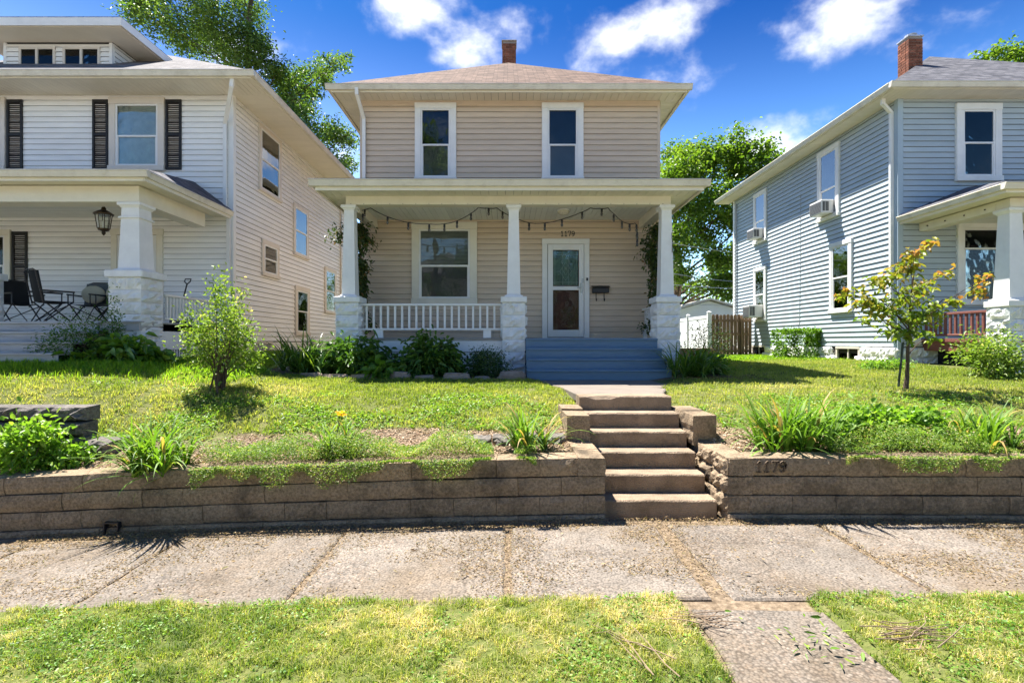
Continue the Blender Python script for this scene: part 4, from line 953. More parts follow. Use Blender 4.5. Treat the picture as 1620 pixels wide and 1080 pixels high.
# foundation with glass-block window
fd = MB().box(lx0, lx1+.012, ly0+.2, ly1, .6, 1.70).build('foundation', M['leftvinyl'], G)
bwn = MB(Ls); bwn.box(12.85, 13.97, .014, .05, 1.66, 1.715); bwn.box(13.87, 13.97, .014, .045, 1.2, 1.66); bwn.box(12.85, 12.93, .014, .045, 1.2, 1.66); bw = bwn.build('basement_window', M['wintan'], G)
rgb_ = random.Random(2)
for a in range(4):
    for b in range(2): MB(Ls).box(12.94+a*.23, 13.16+a*.23, .014, .034, 1.22+b*.22, 1.43+b*.22, .012).build('glass_block', M['blind'] if rgb_.random() < .6 else M['curtain'], bw)
# eaves and roof
lo = .86; gx0, gx1, gy0, gy1 = lx0-lo, lx1+lo, ly0-lo, ly1+lo
hip_roof(gx0-.02, gx1+.02, gy0-.02, gy1+.02, 7.60, .62, M['rooftan'], G)
mb = MB(); mb.box(gx0+.02, gx1-.02, gy0, gy0+.02, 7.44, 7.55); mb.box(gx1-.02, gx1, gy0, gy1, 7.44, 7.55); mb.build('fascia', M['cream'], G)
gutter((gx0, gy0), (gx1+.1, gy0), (0, -1), 7.58, M['gutter'], G); gutter((gx1, gy0), (gx1, gy1), (1, 0), 7.58, M['gutter'], G)
boards_x('soffit_board', -14.5, gx1-.03, gy0+.03, ly0-.002, 7.475, 7.49, .115, M['soffit'], G)
boards_y('soffit_board', lx1+.002, gx1-.03, ly0, ly1, 7.475, 7.49, .23, M['soffit'], G)
MB().box(gx0, gx1-.03, gy0+.03, gy1, 7.492, 7.50).build('soffit_backing', M['dgroove'], G)
# dormer
dm = MB().box(-12.72, -9.99, 12.95, 15.5, 7.5, 9.28).build('dormer', M['sheathshade'], G)
Ld = Fr((0, 12.95, 0), (1, 0, 0), (0, -1, 0))
do = []
for a, b in ((-12.33,-11.41), (-11.22,-10.28)):
    mb = MB(Ld); mb.box(a, b, .001, .05, 9.08, 9.14, .004); mb.box(a, a+.06, .001, .05, 8.2, 9.08, .004); mb.box(b-.06, b, .001, .05, 8.2, 9.08, .004); mb.box((a+b)/2-.03, (a+b)/2+.03, .02, .06, 8.2, 9.08, .004); mb.build('dormer_window_frame', M['wintan'], dm)
    MB(Ld).box(a+.06, (a+b)/2-.03, .03, .034, 8.2, 9.08).build('dormer_pane', M['glass'], dm); MB(Ld).box((a+b)/2+.03, b-.06, .03, .034, 8.2, 9.08).build('dormer_pane', M['glass'], dm)
    MB(Ld).box(a+.05, b-.05, .003, .01, 8.2, 9.09).build('dormer_curtain', M['curtain'] if a < -12 else M['room'], dm)  # second one is a dark plate: interior shade put into colour
    do.append((a+.05, b-.05, 8.0, 9.1))
siding(Ld, -12.66, -10.06, 8.3, 9.22, .12, do, M['leftvinyl'], dm)
siding(Fr((-9.99, 0, 0), (0, 1, 0), (1, 0, 0)), 13.0, 15.4, 8.1, 9.25, .12, [], M['leftvinyl'], dm)
for a in (-12.73, -10.06): MB(Ld).box(a, a+.08, -.06, .03, 8.3, 9.25, .004).build('dormer_corner', M['winwhite'], dm)
dr = hip_roof(-13.42, -9.27, 12.28, 17.6, 9.50, .22, M['rooftan'], G, name='dormer_roof')
MB().box(-13.38, -9.31, 12.32, 15.6, 9.27, 9.30).build('dormer_soffit', M['soffit'], G); mb = MB(); mb.box(-13.44, -9.25, 12.26, 12.29, 9.28, 9.47); mb.box(-9.28, -9.25, 12.291, 15.6, 9.28, 9.47); mb.build('dormer_fascia', M['white'], G)
# front downspout
downspout([(-6.02, 11.2, 7.44), (-6.05, 11.22, 7.30), (-6.58, 11.93, 6.78), (-6.58, 11.93, 4.86)], G, M['winwhite'], .08)
downspout([(-6.50, 11.93, 4.55), (-6.50, 11.93, 2.2)], G, M['winwhite'], .08)
downspout([(-6.39, 19.62, 7.3), (-6.39, 19.62, 1.8)], G, M['wintan'], .05, 'conduit')
# porch of the white house
qx0, qx1, qy0 = -16.0, -6.46, 9.12
pfl = 2.07
MB().box(-15.9, -6.72, 9.34, 11.98, pfl-.16, pfl-.012).build('porch_floor', M['deckgrey'], G)
boards_x('floor_board', -12.2, -6.70, 9.30, 11.97, pfl-.010, pfl+.012, .12, M['deckgrey'], G, .004)
MB().box(-6.75, -6.72, 9.9, 11.97, 1.55, pfl-.02, .003).build('skirt_board', M['white'], G)
lt = MB().box(-6.76, -6.75, 9.9, 11.97, 1.2, 1.52).build('porch_skirt', M['dgroove'], G)
for k in range(26): MB().box(-6.745, -6.735, 9.95+k*.078, 9.99+k*.078, 1.2, 1.548).build('skirt_slat', M['white'], lt)
for cx, sd in ((-7.02, 40), (-10.13, 41), (-13.2, 42)):
    col = column(G, cx, 9.69, 1.0, 3.02, 4.30, .60, .70, .40, .325, 8, sd, .13, course_h=.225, split=True)
    MB().box(cx-.205, cx+.205, 9.69-.205, 9.69+.205, 4.0, 4.035, .006).build('astragal', M['white'], col)
mb = MB(); mb.box(-15.8, -6.84, 9.50, 9.86, 4.302, 4.60, .004); mb.build('porch_beam', M['cream'], G)
MB().box(-7.18, -6.85, 9.862, 11.6, 4.302, 4.60, .004).build('side_beam', M['cream'], G)
boards_y('ceiling_board', -15.0, -6.86, 9.87, 11.97, 4.602, 4.615, .12, M['ceil'], G)
MB().box(qx0, qx1-.02, qy0+.03, 11.97, 4.617, 4.63).build('soffit_backing', M['cream'], G)
mb = MB(); mb.box(qx0, qx1-.02, qy0, qy0+.025, 4.57, 4.72); mb.box(qx1-.025, qx1, qy0, 11.97, 4.57, 4.72); mb.build('fascia', M['cream'], G)
gutter((qx0, qy0), (qx1+.1, qy0), (0, -1), 4.745, M['gutter'], G); gutter((qx1-.02, qy0), (qx1-.02, 11.97), (1, 0), 4.745, M['gutter'], G, .09, .11)
slope_roof([(qx0, qy0-.02, 4.78), (qx1+.02, qy0-.02, 4.78), (qx1-.9, 11.99, 5.45), (qx0, 11.99, 5.45)], M['roofgrey'], G)
slope_roof([(qx1+.02, qy0-.02, 4.778), (qx1+.02, 11.99, 4.78), (qx1-.88, 11.99, 5.45), (qx1-.9, 11.99, 5.45)], M['roofgrey'], G)
rl = MB().box(-6.80, -6.72, 10.06, 11.96, 2.60, 2.65, .006).build('railing', M['white'], G)
MB().box(-6.795, -6.725, 10.06, 11.96, 2.14, 2.18, .005).build('bottom_rail', M['white'], rl)
for k in range(18): MB().box(-6.78, -6.74, 10.13+k*.1, 10.17+k*.1, 2.181, 2.599, .004).build('baluster', M['white'], rl)
S2 = thing('wooden_steps', 'weathered grey wooden steps of the white house porch', 'steps', (-8.7, 8.8, 1.3))
for k in range(4):
    y = 8.46+.28*k; z = 1.52+.183*k
    MB().box(-10.4, -7.42, y-.02, y+.29, z-.04, z, .008).build('tread', M['deckgrey'], S2)
    MB().box(-10.38, -7.44, y+.01, y+.03, (z-.185) if k else 1.15, z-.041, .002).build('riser', M['deckgrey'], S2)
# lantern
ln = thing('porch_lantern', 'hanging bronze glass lantern under the porch of the white house', 'lantern', (-7.9, 10, 4.1))
lx, ly = -7.89, 10.0
MB().lathe(lx, ly, [(.09,4.60),(.09,4.575),(.03,4.55)], 12).build('canopy', M['bronze'], ln); MB().tube([(lx,ly,4.56),(lx,ly,4.32)], .009, 6).build('rod', M['bronze'], ln)
MB().lathe(lx, ly, [(.02,4.34),(.04,4.31),(.04,4.28),(.10,4.25),(.17,4.20),(.165,4.18)], 12).build('lantern_roof', M['bronze'], ln)
MB().lathe(lx, ly, [(.135,4.175),(.10,3.92),(.08,3.90)], 8).build('glass_body', M['glass'], ln)
cg = MB()
for k in range(8): a = k*math.pi/4; cg.tube([(lx+.137*math.cos(a), ly+.137*math.sin(a), 4.18), (lx+.10*math.cos(a), ly+.10*math.sin(a), 3.91)], .007, 5)
cg.build('lantern_cage', M['bronze'], ln); MB().lathe(lx, ly, [(.10,3.91),(.09,3.88),(.03,3.86),(.035,3.82),(.008,3.78)], 12).build('finial', M['bronze'], ln)
MB().lathe(lx, ly, [(.02,3.93),(.02,4.05),(.006,4.09)], 8).build('candle', M['cream'], ln)
# folding chairs
def camp_chair(label, loc, rz, fab, cushion=None, tall=False):
    t = thing('folding_chair', label, 'chair', loc, 'folding chairs on the white house porch')
    w, d, hs, hb = .27, .24, .44, (1.02 if tall else .92); f = MB()
    for s in (-1, 1):
        f.tube([(s*w, -d, 0), (s*w, d+.02, hs+.02)], .014, 6); f.tube([(s*w*.96, d, 0), (s*w*.96, -d, hs)], .014, 6)
        f.tube([(s*w, d, hs-.05), (s*w, d+.12, hb)], .014, 6); f.tube([(s*w*1.05, -d-.02, hs+.2), (s*w*1.05, d+.06, hs+.2)], .018, 6); f.tube([(s*w*1.03, -d, hs-.02), (s*w*1.03, -d, hs+.2)], .012, 6)
    f.tube([(-w, -d, .02), (w, -d, .02)], .012, 6); f.tube([(-w, d, .02), (w, -d, hs-.02)], .010, 6); f.tube([(w, d, .02), (-w, -d, hs-.02)], .010, 6)
    f.tube([(-w, d+.12, hb), (-w*.6, d+.13, hb+.04), (w*.6, d+.13, hb+.04), (w, d+.12, hb)], .014, 6)
    link(bpy.data.objects.new('frame', f.mesh('frame', M['black'])), t, loc)
    n = 8; vs = []; 
    for j in range(n+1):
        for i2 in range(n+1):
            u = i2/n*2-1; v = j/n; vs.append((u*w*.98, d+.10*v-.03+.04*(1-u*u), hs-.02+(hb-hs+.05)*v - .02*u*u*v))
    fs = [(j*(n+1)+i2, j*(n+1)+i2+1, (j+1)*(n+1)+i2+1, (j+1)*(n+1)+i2) for j in range(n) for i2 in range(n)]
    m_ = MB(); m_.add(vs, fs); link(bpy.data.objects.new('backrest', m_.mesh('backrest', fab)), t, loc)
    vs = [( (i2/n*2-1)*w*.98, -d+2*d*j/n, hs-.05*(1-(i2/n*2-1)**2)*math.sin(math.pi*(j/n*.8+.1))) for j in range(n+1) for i2 in range(n+1)]
    m_ = MB(); m_.add(vs, fs); link(bpy.data.objects.new('seat', m_.mesh('seat', fab)), t, loc)
    if cushion:
        c = MB(); c.lathe(0, 0, [(.02,0),(.20,.02),(.24,.06),(.22,.11),(.03,.14)], 14)
        vs = [(x*1.05, d*.55-z*.9+.05, hs+.21+y*.85+z*.3) for x, y, z in c.v]; c.v = vs
        link(bpy.data.objects.new('cushion', c.mesh('cushion', cushion, True)), t, loc)
    t.rotation_euler.z = rz; return t
camp_chair('tall black folding chair angled by the top of the white house steps', (-9.28, 10.45, pfl+.012), R(150), M['blackfab'], None, True)
camp_chair('grey folding chair with a beige cushion next to the stone porch pillar', (-8.62, 11.15, pfl+.012), R(-8), M['greyfab'], M['beigefab'])
camp_chair('grey folding chair with a beige cushion tucked behind the tall black chair', (-9.22, 11.3, pfl+.012), R(6), M['greyfab'], M['beigefab'])
camp_chair('dark folding chair at the picture edge beside the lower shutter', (-10.45, 11.0, pfl+.012), R(70), M['blackfab'])
sv = thing('snow_shovel', 'black D handled shovel leaning inside the white porch railing', 'shovel', (-7.15, 11.2, pfl))
MB().tube([(-7.16, 11.2, 2.4), (-7.20, 11.5, 3.0)], .016, 8).build('shaft', M['black'], sv)
MB().tube([(-7.20, 11.5, 3.0), (-7.27, 11.52, 3.06), (-7.27, 11.55, 3.12), (-7.14, 11.55, 3.12), (-7.14, 11.52, 3.06), (-7.20, 11.5, 3.0)], .014, 6).build('handle', M['black'], sv)
MB().box(-7.34, -6.98, 11.10, 11.14, pfl+.013, 2.45, .01).build('blade', M['black'], sv)

# ------------------------------------------------------------------ blue-grey house on the right
B = thing('house', 'two storey blue grey house with brick chimney and white block foundation', 'house', (13, 12, 1.2))
bx0, bx1, by0, by1 = 9.156, 17.5, 12.0, 20.7; bzf, bzt = 1.585, 7.40
bwall = MB().box(bx0, bx1, by0, by1, 1.4, bzt+.02).build('wall', M['sheathshade'], B)
Bf = Fr((0, by0, 0), (1, 0, 0), (0, -1, 0)); Bs = Fr((bx0, 0, 0), (0, 1, 0), (-1, 0, 0))
of = [window(Bf, 10.47, 11.53, 5.45, 7.27, B, .155, 'white', 'winwhite', 'bluecurtain', None, 'glass', rail=.5),
      window(Bf, 10.50, 12.30, 2.56, 4.48, B, .13, 'white', 'winwhite', 'curtain', None, 'glass', rail=.72),
      window(Bf, 14.2, 15.3, 5.45, 7.27, B, .155, 'white', 'winwhite', 'bluecurtain', None, 'glass')]
os_ = [window(Bs, 14.06, 15.05, 5.18, 7.22, B, .13, 'white', 'winwhite', 'curtain', None, 'glassmir', rail=.42, deep=.07),
       window(Bs, 18.02, 18.95, 5.28, 7.13, B, .12, 'white', 'winwhite', 'curtain', None, 'glassmir', rail=.42, deep=.07),
       window(Bs, 13.54, 14.48, 2.50, 4.46, B, .12, 'white', 'winwhite', 'curtain', None, 'glassmir', rail=.5, deep=.07, lower_back='screen'),
       window(Bs, 18.04, 18.95, 2.44, 4.40, B, .12, 'white', 'winwhite', 'curtain', None, 'glassmir', rail=.5, deep=.07, lower_back='screen')]
siding(Bf, bx0+.1, bx1, bzf, bzt, .130, of, M['bluevinyl'], bwall)
siding(Bs, by0+.1, by1-.1, bzf, bzt, .130, os_, M['bluevinyl'], bwall)
siding(Fr((0, by1, 0), (1, 0, 0), (0, 1, 0)), bx0, bx1, bzf, bzt, .13, [], M['bluevinyl'], B, 'back_siding', True)
MB().box(bx0-.03, bx0+.1, by0-.03, by0+.1, bzf-.35, bzt, .004).build('corner_board', M['bluetrim'], bwall)
MB().box(bx0-.03, bx0+.1, by1-.1, by1+.03, bzf, bzt, .004).build('corner_board', M['white'], bwall)
# rock-face block foundation
fnd = MB().box(bx0+.05, bx1, by0+.05, by1, .6, bzf-.01).build('foundation', M['mortar'], B)
FBm = [rock_course(200+s, .40, .20, .232, .016, M['stonewhite']) for s in range(6)]
holes = [(13.35, 14.15), (18.2, 19.05)]
for r in range(3):
    y = by0+.2+(.2 if r % 2 else 0)
    while y < by1-.1:
        if not any(a-.12 < y < b+.12 for a, b in holes) or r == 2: place(FBm[rr.randrange(6)], fnd, (bx0+.03, y, bzf-.012-.236*(r+1)), R(90))
        y += .405
    x = bx0+.33
    while x < 12 and r < 3: place(FBm[rr.randrange(6)], fnd, (x, by0+.03, bzf-.012-.236*(r+1))); x += .405
for a, b in holes:
    mb = MB(Bs); mb.box(a-.08, b+.08, -.02, .05, bzf-.06, bzf-.005); mb.box(a-.08, a-.02, -.02, .04, 1.08, bzf-.061); mb.box(b+.02, b+.08, -.02, .04, 1.08, bzf-.061); mb.box((a+b)/2-.02, (a+b)/2+.02, -.015, .02, 1.08, bzf-.061)
    bw = mb.build('basement_window', M['wintan'], B); MB(Bs).box(a-.02, b+.02, -.01, -.004, 1.08, bzf-.06).build('pane', M['glass'], bw); MB(Bs).box(a-.02, b+.02, -.04, -.03, 1.08, bzf-.06).build('dark_opening', M['room'], bw)
bo_ = .50; cx0, cx1, cy0, cy1 = bx0-bo_, bx1+bo_, by0-bo_, by1+bo_
hip_roof(cx0-.02, cx1+.02, cy0-.02, cy1+.02, 7.54, .676, M['roofgrey'], B)
mb = MB(); mb.box(cx0+.02, cx1-.02, cy0, cy0+.02, 7.39, 7.49); mb.box(cx0, cx0+.02, cy0, cy1, 7.39, 7.49); mb.build('fascia', M['cream'], B)
gutter((cx0-.1, cy0), (cx1, cy0), (0, -1), 7.52, M['gutter'], B); gutter((cx0, cy0), (cx0, cy1), (-1, 0), 7.52, M['gutter'], B)
boards_x('soffit_board', cx0+.03, cx1-.03, cy0+.03, by0-.002, 7.385, 7.40, .115, M['soffit'], B)
boards_y('soffit_board', cx0+.03, bx0-.002, by0, cy1-.03, 7.385, 7.40, .23, M['soffit'], B)
MB().box(cx0+.03, cx1-.03, cy0+.03, cy1-.03, 7.405, 7.412).build('soffit_backing', M['dgroove'], B)
chimney(B, 11.04, 11.44, 14.1, 14.5, 8.75, 10.12, 'alu')
downspout([(8.80, 12.0, 7.40), (8.80, 12.0, 7.28), (9.08, 12.12, 7.12), (9.085, 12.12, 1.75)], B, M['white'], .08)
# porch of the blue house
rx0, ry0 = 9.17, 9.42
MB().box(9.74, 17.2, 9.70, 11.98, 1.70, 1.768).build('porch_floor', M['redwood'], B)
for y in (9.70,): MB().box(10.2, 17.2, y-.03, y, 1.50, 1.78, .004).build('deck_fascia', M['redwood'], B)
MB().box(9.70, 9.738, 9.95, 11.97, 1.50, 1.70, .004).build('deck_fascia', M['redwood'], B); MB().box(9.66, 9.738, 9.95, 11.97, 1.701, 1.78, .004).build('deck_edge', M['redwood'], B)
MB().box(10.0, 17, 10.2, 11.9, .9, 1.69).build('porch_void', M['room'], B)  # solid block; shade under the open deck put into its colour
for cx, sd in ((9.76, 60), (13.6, 61), (16.9, 62)): column(B, cx, 9.95, .95, 2.50, 4.28, .47, .54, .34, .24, 6, sd, .12, split=True)
MB().box(9.62, 17.2, 9.80, 10.10, 4.282, 4.46, .004).build('porch_beam', M['cream'], B)
MB().box(9.62, 9.90, 10.102, 11.97, 4.282, 4.46, .004).build('side_beam', M['cream'], B)
bh = MB()
for k in range(4): bh.box(9.60, 9.619, 10.3+k*.47, 10.32+k*.47, 4.35, 4.375)
bh.build('beam_hook', M['dgroove'], B)
boards_y('ceiling_board', 9.91, 15, 10.11, 11.97, 4.462, 4.475, .12, M['ceil'], B)
MB().box(rx0+.03, 17.3, ry0+.03, 11.97, 4.478, 4.49).build('soffit_backing', M['cream'], B)
mb = MB(); mb.box(rx0, 17.3, ry0, ry0+.025, 4.45, 4.60); mb.box(rx0, rx0+.025, ry0+.026, 11.97, 4.45, 4.60); mb.build('fascia', M['cream'], B)
gutter((rx0-.1, ry0), (17.3, ry0), (0, -1), 4.62, M['gutter'], B); gutter((rx0, ry0), (rx0, 11.97), (-1, 0), 4.62, M['gutter'], B, .09, .11)
slope_roof([(rx0-.02, ry0-.02, 4.66), (17.3, ry0-.02, 4.66), (17.3, 11.99, 5.32), (rx0+1.6, 11.99, 5.32)], M['roofgrey'], B)
slope_roof([(rx0-.02, 11.99, 4.66), (rx0-.02, ry0-.02, 4.658), (rx0+1.6, 11.99, 5.32), (rx0+1.58, 11.99, 5.32)], M['roofgrey'], B)
rl = MB().box(9.68, 9.76, 10.22, 11.96, 2.30, 2.35, .005).build('railing', M['redwood'], B)
MB().box(9.685, 9.755, 10.22, 11.96, 1.84, 1.88, .005).build('bottom_rail', M['redwood'], rl)
for k in range(13): MB().box(9.70, 9.74, 10.3+k*.13, 10.35+k*.13, 1.881, 2.299, .004).build('baluster', M['redwood'], rl)
# air conditioners
def ac(label, y0, y1, z0, z1, dep):
    t = thing('air_conditioner', label, 'air conditioner', (bx0, (y0+y1)/2, z0), 'window air conditioners of the blue grey house')
    MB(Bs).box(y0, y1, .05, dep, z0, z1, .015).build('case', M['acbody'], t)
    g = MB(Bs)
    for k in range(9): g.box(y0+.03, y1-.03, dep+.001, dep+.008, z0+.04+k*(z1-z0-.08)/9, z0+.04+(k+.6)*(z1-z0-.08)/9)
    g.build('rear_grille', M['acgrille'], t)
    MB(Bs).box(y0-.004, y0-.001, dep-.20, dep-.11, z0+.06, z1-.06).build('side_vent', M['acgrille'], t); MB(Bs).box(y0-.004, y0-.001, dep-.095, dep-.03, z0+.06, z1-.06).build('side_vent', M['acgrille'], t)
ac('window air conditioner in the upstairs window nearest the downspout of the blue house', 14.28, 14.86, 5.30, 5.68, .40)
ac('window air conditioner in the upstairs window at the far end of the blue house', 18.24, 18.74, 5.40, 5.76, .40)
ac('boxy window air conditioner in the ground floor window of the blue house', 18.24, 18.76, 2.58, 3.02, .55)
# meter, boxes, cables
em = thing('electric_meter', 'round glass electric meter on a grey box at the far blue house corner', 'meter', (bx0, 20.4, 2.2))
MB(Bs).box(20.2, 20.55, .024, .12, 2.0, 2.7, .01).build('box', M['box'], em); MB(Bs).tube([(20.38, .12, 2.45), (20.38, .24, 2.45)], .11, 14).build('glass_dome', M['curtain'], em); MB(Bs).tube([(20.38, .07, 2.7), (20.38, .07, 7.2)], .03, 8).build('conduit', M['box'], em)
ub = thing('utility_box', 'grey utility box low on the blue house side below the ground floor air conditioner', 'box', (bx0, 19.5, 2))
MB(Bs).box(19.45, 19.8, .024, .16, 1.78, 2.25, .01).build('case', M['box'], ub); MB(Bs).box(19.44, 19.81, .161, .17, 1.95, 2.26, .004).build('lid', M['acbody'], ub); MB(Bs).tube([(19.62,.08,1.78),(19.62,.08,1.2)], .03, 8).build('conduit', M['box'], ub)
ub = thing('utility_box', 'small grey box under the porch corner of the blue house', 'box', (9.4, 11.9, 1.7))
MB(Bf).box(9.36, 9.60, .024, .12, 1.62, 1.86, .01).build('case', M['box'], ub); MB(Bf).box(9.365, 9.595, .121, .128, 1.64, 1.85, .004).build('lid', M['acbody'], ub)
cb = thing('cable', 'thin cable hanging down the sunlit side of the blue house', 'cable', (bx0, 15.9, 2)); MB(Bs).tube([(15.95,.03,6.3),(15.96,.03,4),(16.0,.035,2.3),(16.2,.06,1.7)], .008, 5).build('wire', M['box'], cb)

# ------------------------------------------------------------------ behind: fence, gate, garage, wires
ft = thing('gate', 'brown wooden picket gate between the white fence and the blue house', 'gate', (8, 19, 1.1))
for k in range(11):
    z1 = 2.72+.012*math.sin(k*2.1)
    x = 7.58+k*.136
    MB().add([(x,19.0,1.1),(x+.118,19.0,1.1),(x+.118,19.0,z1-.04),(x+.085,19.0,z1),(x+.03,19.0,z1),(x,19.0,z1-.04)]+[(x,19.02,1.1),(x+.118,19.02,1.1),(x+.118,19.02,z1-.04),(x+.085,19.02,z1),(x+.03,19.02,z1),(x,19.02,z1-.04)],
        [(0,1,2,3,4,5),(11,10,9,8,7,6)]+[(i,i+6,(i+1)%6+6,(i+1)%6) for i in range(6)]).build('picket', M['fencewood'], ft)
for z in (1.32, 1.95, 2.45): MB().box(7.6, 9.0, 18.955, 18.998, z, z+.09, .004).build('rail', M['fencewood'], ft)
for x in (7.82, 8.62): MB().box(x, x+.09, 18.90, 18.954, 1.12, 2.66, .004).build('post', M['fencewood'], ft)
vf = thing('fence', 'white vinyl privacy fence running back beside the wooden gate', 'fence', (7.4, 21, 1.1))
for k, y in enumerate((19.0, 21.2, 23.4, 25.6)): MB().box(7.41, 7.54, y-.065, y+.065, 1.0, 2.80, .01).build('post', M['vinylfence'], vf); MB().frustum(7.475, y, 2.801, 2.85, .15, .05).build('post_cap', M['vinylfence'], vf)
for k in range(3):
    y = 19.065+2.2*k
    MB().box(7.45, 7.50, y, y+2.07, 2.58, 2.70, .006).build('top_rail', M['vinylfence'], vf); MB().box(7.45, 7.50, y, y+2.07, 1.12, 1.24, .006).build('bottom_rail', M['vinylfence'], vf)
    boards_y('fence_board', 7.46, 7.49, y+.002, y+2.068, 1.241, 2.579, .2, M['vinylfence'], vf, .008)
ga = thing('garage', 'white gabled garage with pale eaves behind the fence and gate', 'garage', (11.8, 30, 1))
gw = MB().add([(8.7,30,.9),(14.9,30,.9),(14.9,30,3.2),(11.8,30,4.12),(8.7,30,3.2)]+[(8.7,37,.9),(14.9,37,.9),(14.9,37,3.2),(11.8,37,4.12),(8.7,37,3.2)], [(0,1,2,3,4),(9,8,7,6,5),(0,5,6,1),(1,6,7,2),(4,9,5,0)]).build('wall', M['vinylfence'], ga)
for s in (-1, 1):
    a, b = (11.8, 4.17), (11.8+s*3.45, 3.15)
    MB().add([(a[0],29.7,a[1]),(b[0],29.7,b[1]),(b[0],37.3,b[1]),(a[0],37.3,a[1]),(a[0],29.7,a[1]+.1),(b[0],29.7,b[1]+.1),(b[0],37.3,b[1]+.1),(a[0],37.3,a[1]+.1)], [(3,2,1,0),(4,5,6,7),(0,1,5,4),(1,2,6,5),(2,3,7,6),(3,0,4,7)]).build('roof_slope', M['wintan'], ga)
siding(Fr((0, 30, 0), (1, 0, 0), (0, -1, 0)), 8.75, 14.85, 1.0, 3.15, .15, [], M['vinylfence'], gw, 'siding_course', True)
pl = thing('raised_planter', 'low brown timber planter beside the white vinyl fence', 'planter', (6, 17.4, 1.1))
for k in range(3): MB().box(5.75, 6.95, 17.2, 17.26, 1.05+k*.15, 1.195+k*.15, .006).build('board', M['fencewood'], pl); MB().box(6.89, 6.95, 17.262, 18.2, 1.05+k*.15, 1.195+k*.15, .006).build('board', M['fencewood'], pl)
MB().box(5.78, 6.88, 17.265, 18.2, 1.0, 1.44).build('soil', M['bark'], pl)
for (p, q, sag, lb) in (((3.7, 20, 6.2), (26, 42, 9.5), .8, 'utility wire climbing from behind the beige house past the big tree'), ((3.7, 20.5, 4.35), (22, 33, 5.6), .5, 'utility wire just above the garage roof'), ((3.7, 21, 5.2), (24, 36, 6.6), .9, 'utility wire halfway up the big tree'), ((3.7, 24, 3.6), (22, 32, 4.0), .1, 'pale low utility wire crossing in front of the garage gable')):
    w = thing('utility_wire', lb, 'wire', p, 'utility wires behind the houses')
    MB().tube([tuple(Vector(p).lerp(Vector(q), t/12) - Vector((0, 0, sag*4*(t/12)*(1-t/12)))) for t in range(13)], .014, 5).build('wire', M['alu'], w)

# ------------------------------------------------------------------ the other side of the road, met only in the window panes
def far_house(label, x0, x1, y0, y1, zt, col):
    t = thing('house', label, 'house', ((x0+x1)/2, y1, 0)); m = mat('far_siding', col, .6, .06)
    w = MB().box(x0, x1, y0, y1, -.3, zt).build('wall', M['sheathshade'], t); f = Fr((0, y1, 0), (1, 0, 0), (0, 1, 0)); c = (x0+x1)/2; ops = []
    for a, b, z0, z1 in ((x0+1.0, x0+2.2, 4.6, 6.2), (x1-2.2, x1-1.0, 4.6, 6.2), (x0+1.0, x0+2.4, 1.3, 3.2)): ops.append(window(f, a, b, z0, z1, t, .14, 'white', 'winwhite', 'room'))
    siding(f, x0, x1, .3, zt, .2, ops, m, w, joined=True)
    MB(f).box(x1-2.3, x1-1.2, .02, .08, .4, 2.6, .01).build('front_door', M['bluepaint'], t)
    hip_roof(x0-.5, x1+.5, y0-.5, y1+.5, zt, .6, M['roofgrey'], t)
far_house('cream house across the road, mirrored in the porch window', -9.5, -1.0, -27, -18, 7.0, (.70,.64,.52))
far_house('pale green house across the road, mirrored in the front door', 3.0, 11.5, -27, -18, 7.0, (.62,.66,.56))
far_house('white house across the road behind the tall street tree', -22, -13, -27, -18, 7.0, (.75,.74,.70))
stru(slab(sw, [(-200,-9.5),(200,-9.5),(200,-8.1),(-200,-8.1)], lambda x, y: .02, (0, 0), M['walk'], 'far_pavement', .2, 77))
# ------------------------------------------------------------------ vegetation
RG = np.random.default_rng(21)
def pxy(px, py, d): return np.array([(px-803)/810*d, d, 1.7+(541-py)/810*d])
def walkmask(x, y):
    a = (x > np.interp(y, [6.5,6.8,8,9.44], [.91,.91,.79,.44])) & (x < np.interp(y, [6.5,6.8,7.6,8.1,9.3], [2.08,2.07,2.37,2.43,3.14])) & (y > 6.4) & (y < 9.5)
    return a
def grass_pts(x0, x1, y0, y1, n, dens=None):
    p = np.stack([RG.uniform(x0, x1, n), RG.uniform(y0, y1, n)], 1); x, y = p[:, 0], p[:, 1]
    k = (bedmask(x, y) + RG.normal(size=n)*.10 < .5) & ~walkmask(x, y)
    if dens is not None: k &= RG.random(n) < dens(x, y)
    return x[k], y[k]
def grass(name, x, y, h0, h1, w, m, rnd, lean=.5, clump=11):
    fn = fbm(x*clump+3, y*clump+7, 3); k = RG.random(len(x)) < np.clip((fn-.26)*4.5, .12, 1); x, y, rnd, fn = x[k], y[k], rnd[k], fn[k]
    n = len(x); P = np.stack([x, y, zg(x, y)-.004], 1); az = RG.uniform(0, 2*np.pi, n); h = RG.uniform(h0, h1, n)*np.clip(.45+1.5*(fn-.3), .4, 1.6)
    d = np.stack([np.cos(az), np.sin(az), 0*az], 1); s = np.stack([-np.sin(az+RG.normal(size=n)*.7), np.cos(az), 0*az], 1)*w*RG.uniform(.7, 1.3, n)[:, None]
    le = np.abs(RG.normal(size=n))*lean; up = np.array([0, 0, 1.])
    mid = P + up*(h*.6)[:, None] + d*(h*.25*le)[:, None]; tip = P + up*(h*(1-.25*np.minimum(le, 1.6)))[:, None] + d*(h*.9*le)[:, None]
    V = np.stack([P-s, P+s, mid+s*.75, mid-s*.75, tip], 1).reshape(-1, 3); o = (np.arange(n)*5)[:, None]
    F = np.concatenate([o+np.array([[0,1,2]]), o+np.array([[0,2,3]]), o+np.array([[3,2,4]])])
    return stuff(npmesh(name, V, F, m, None, np.repeat(rnd, 5)))
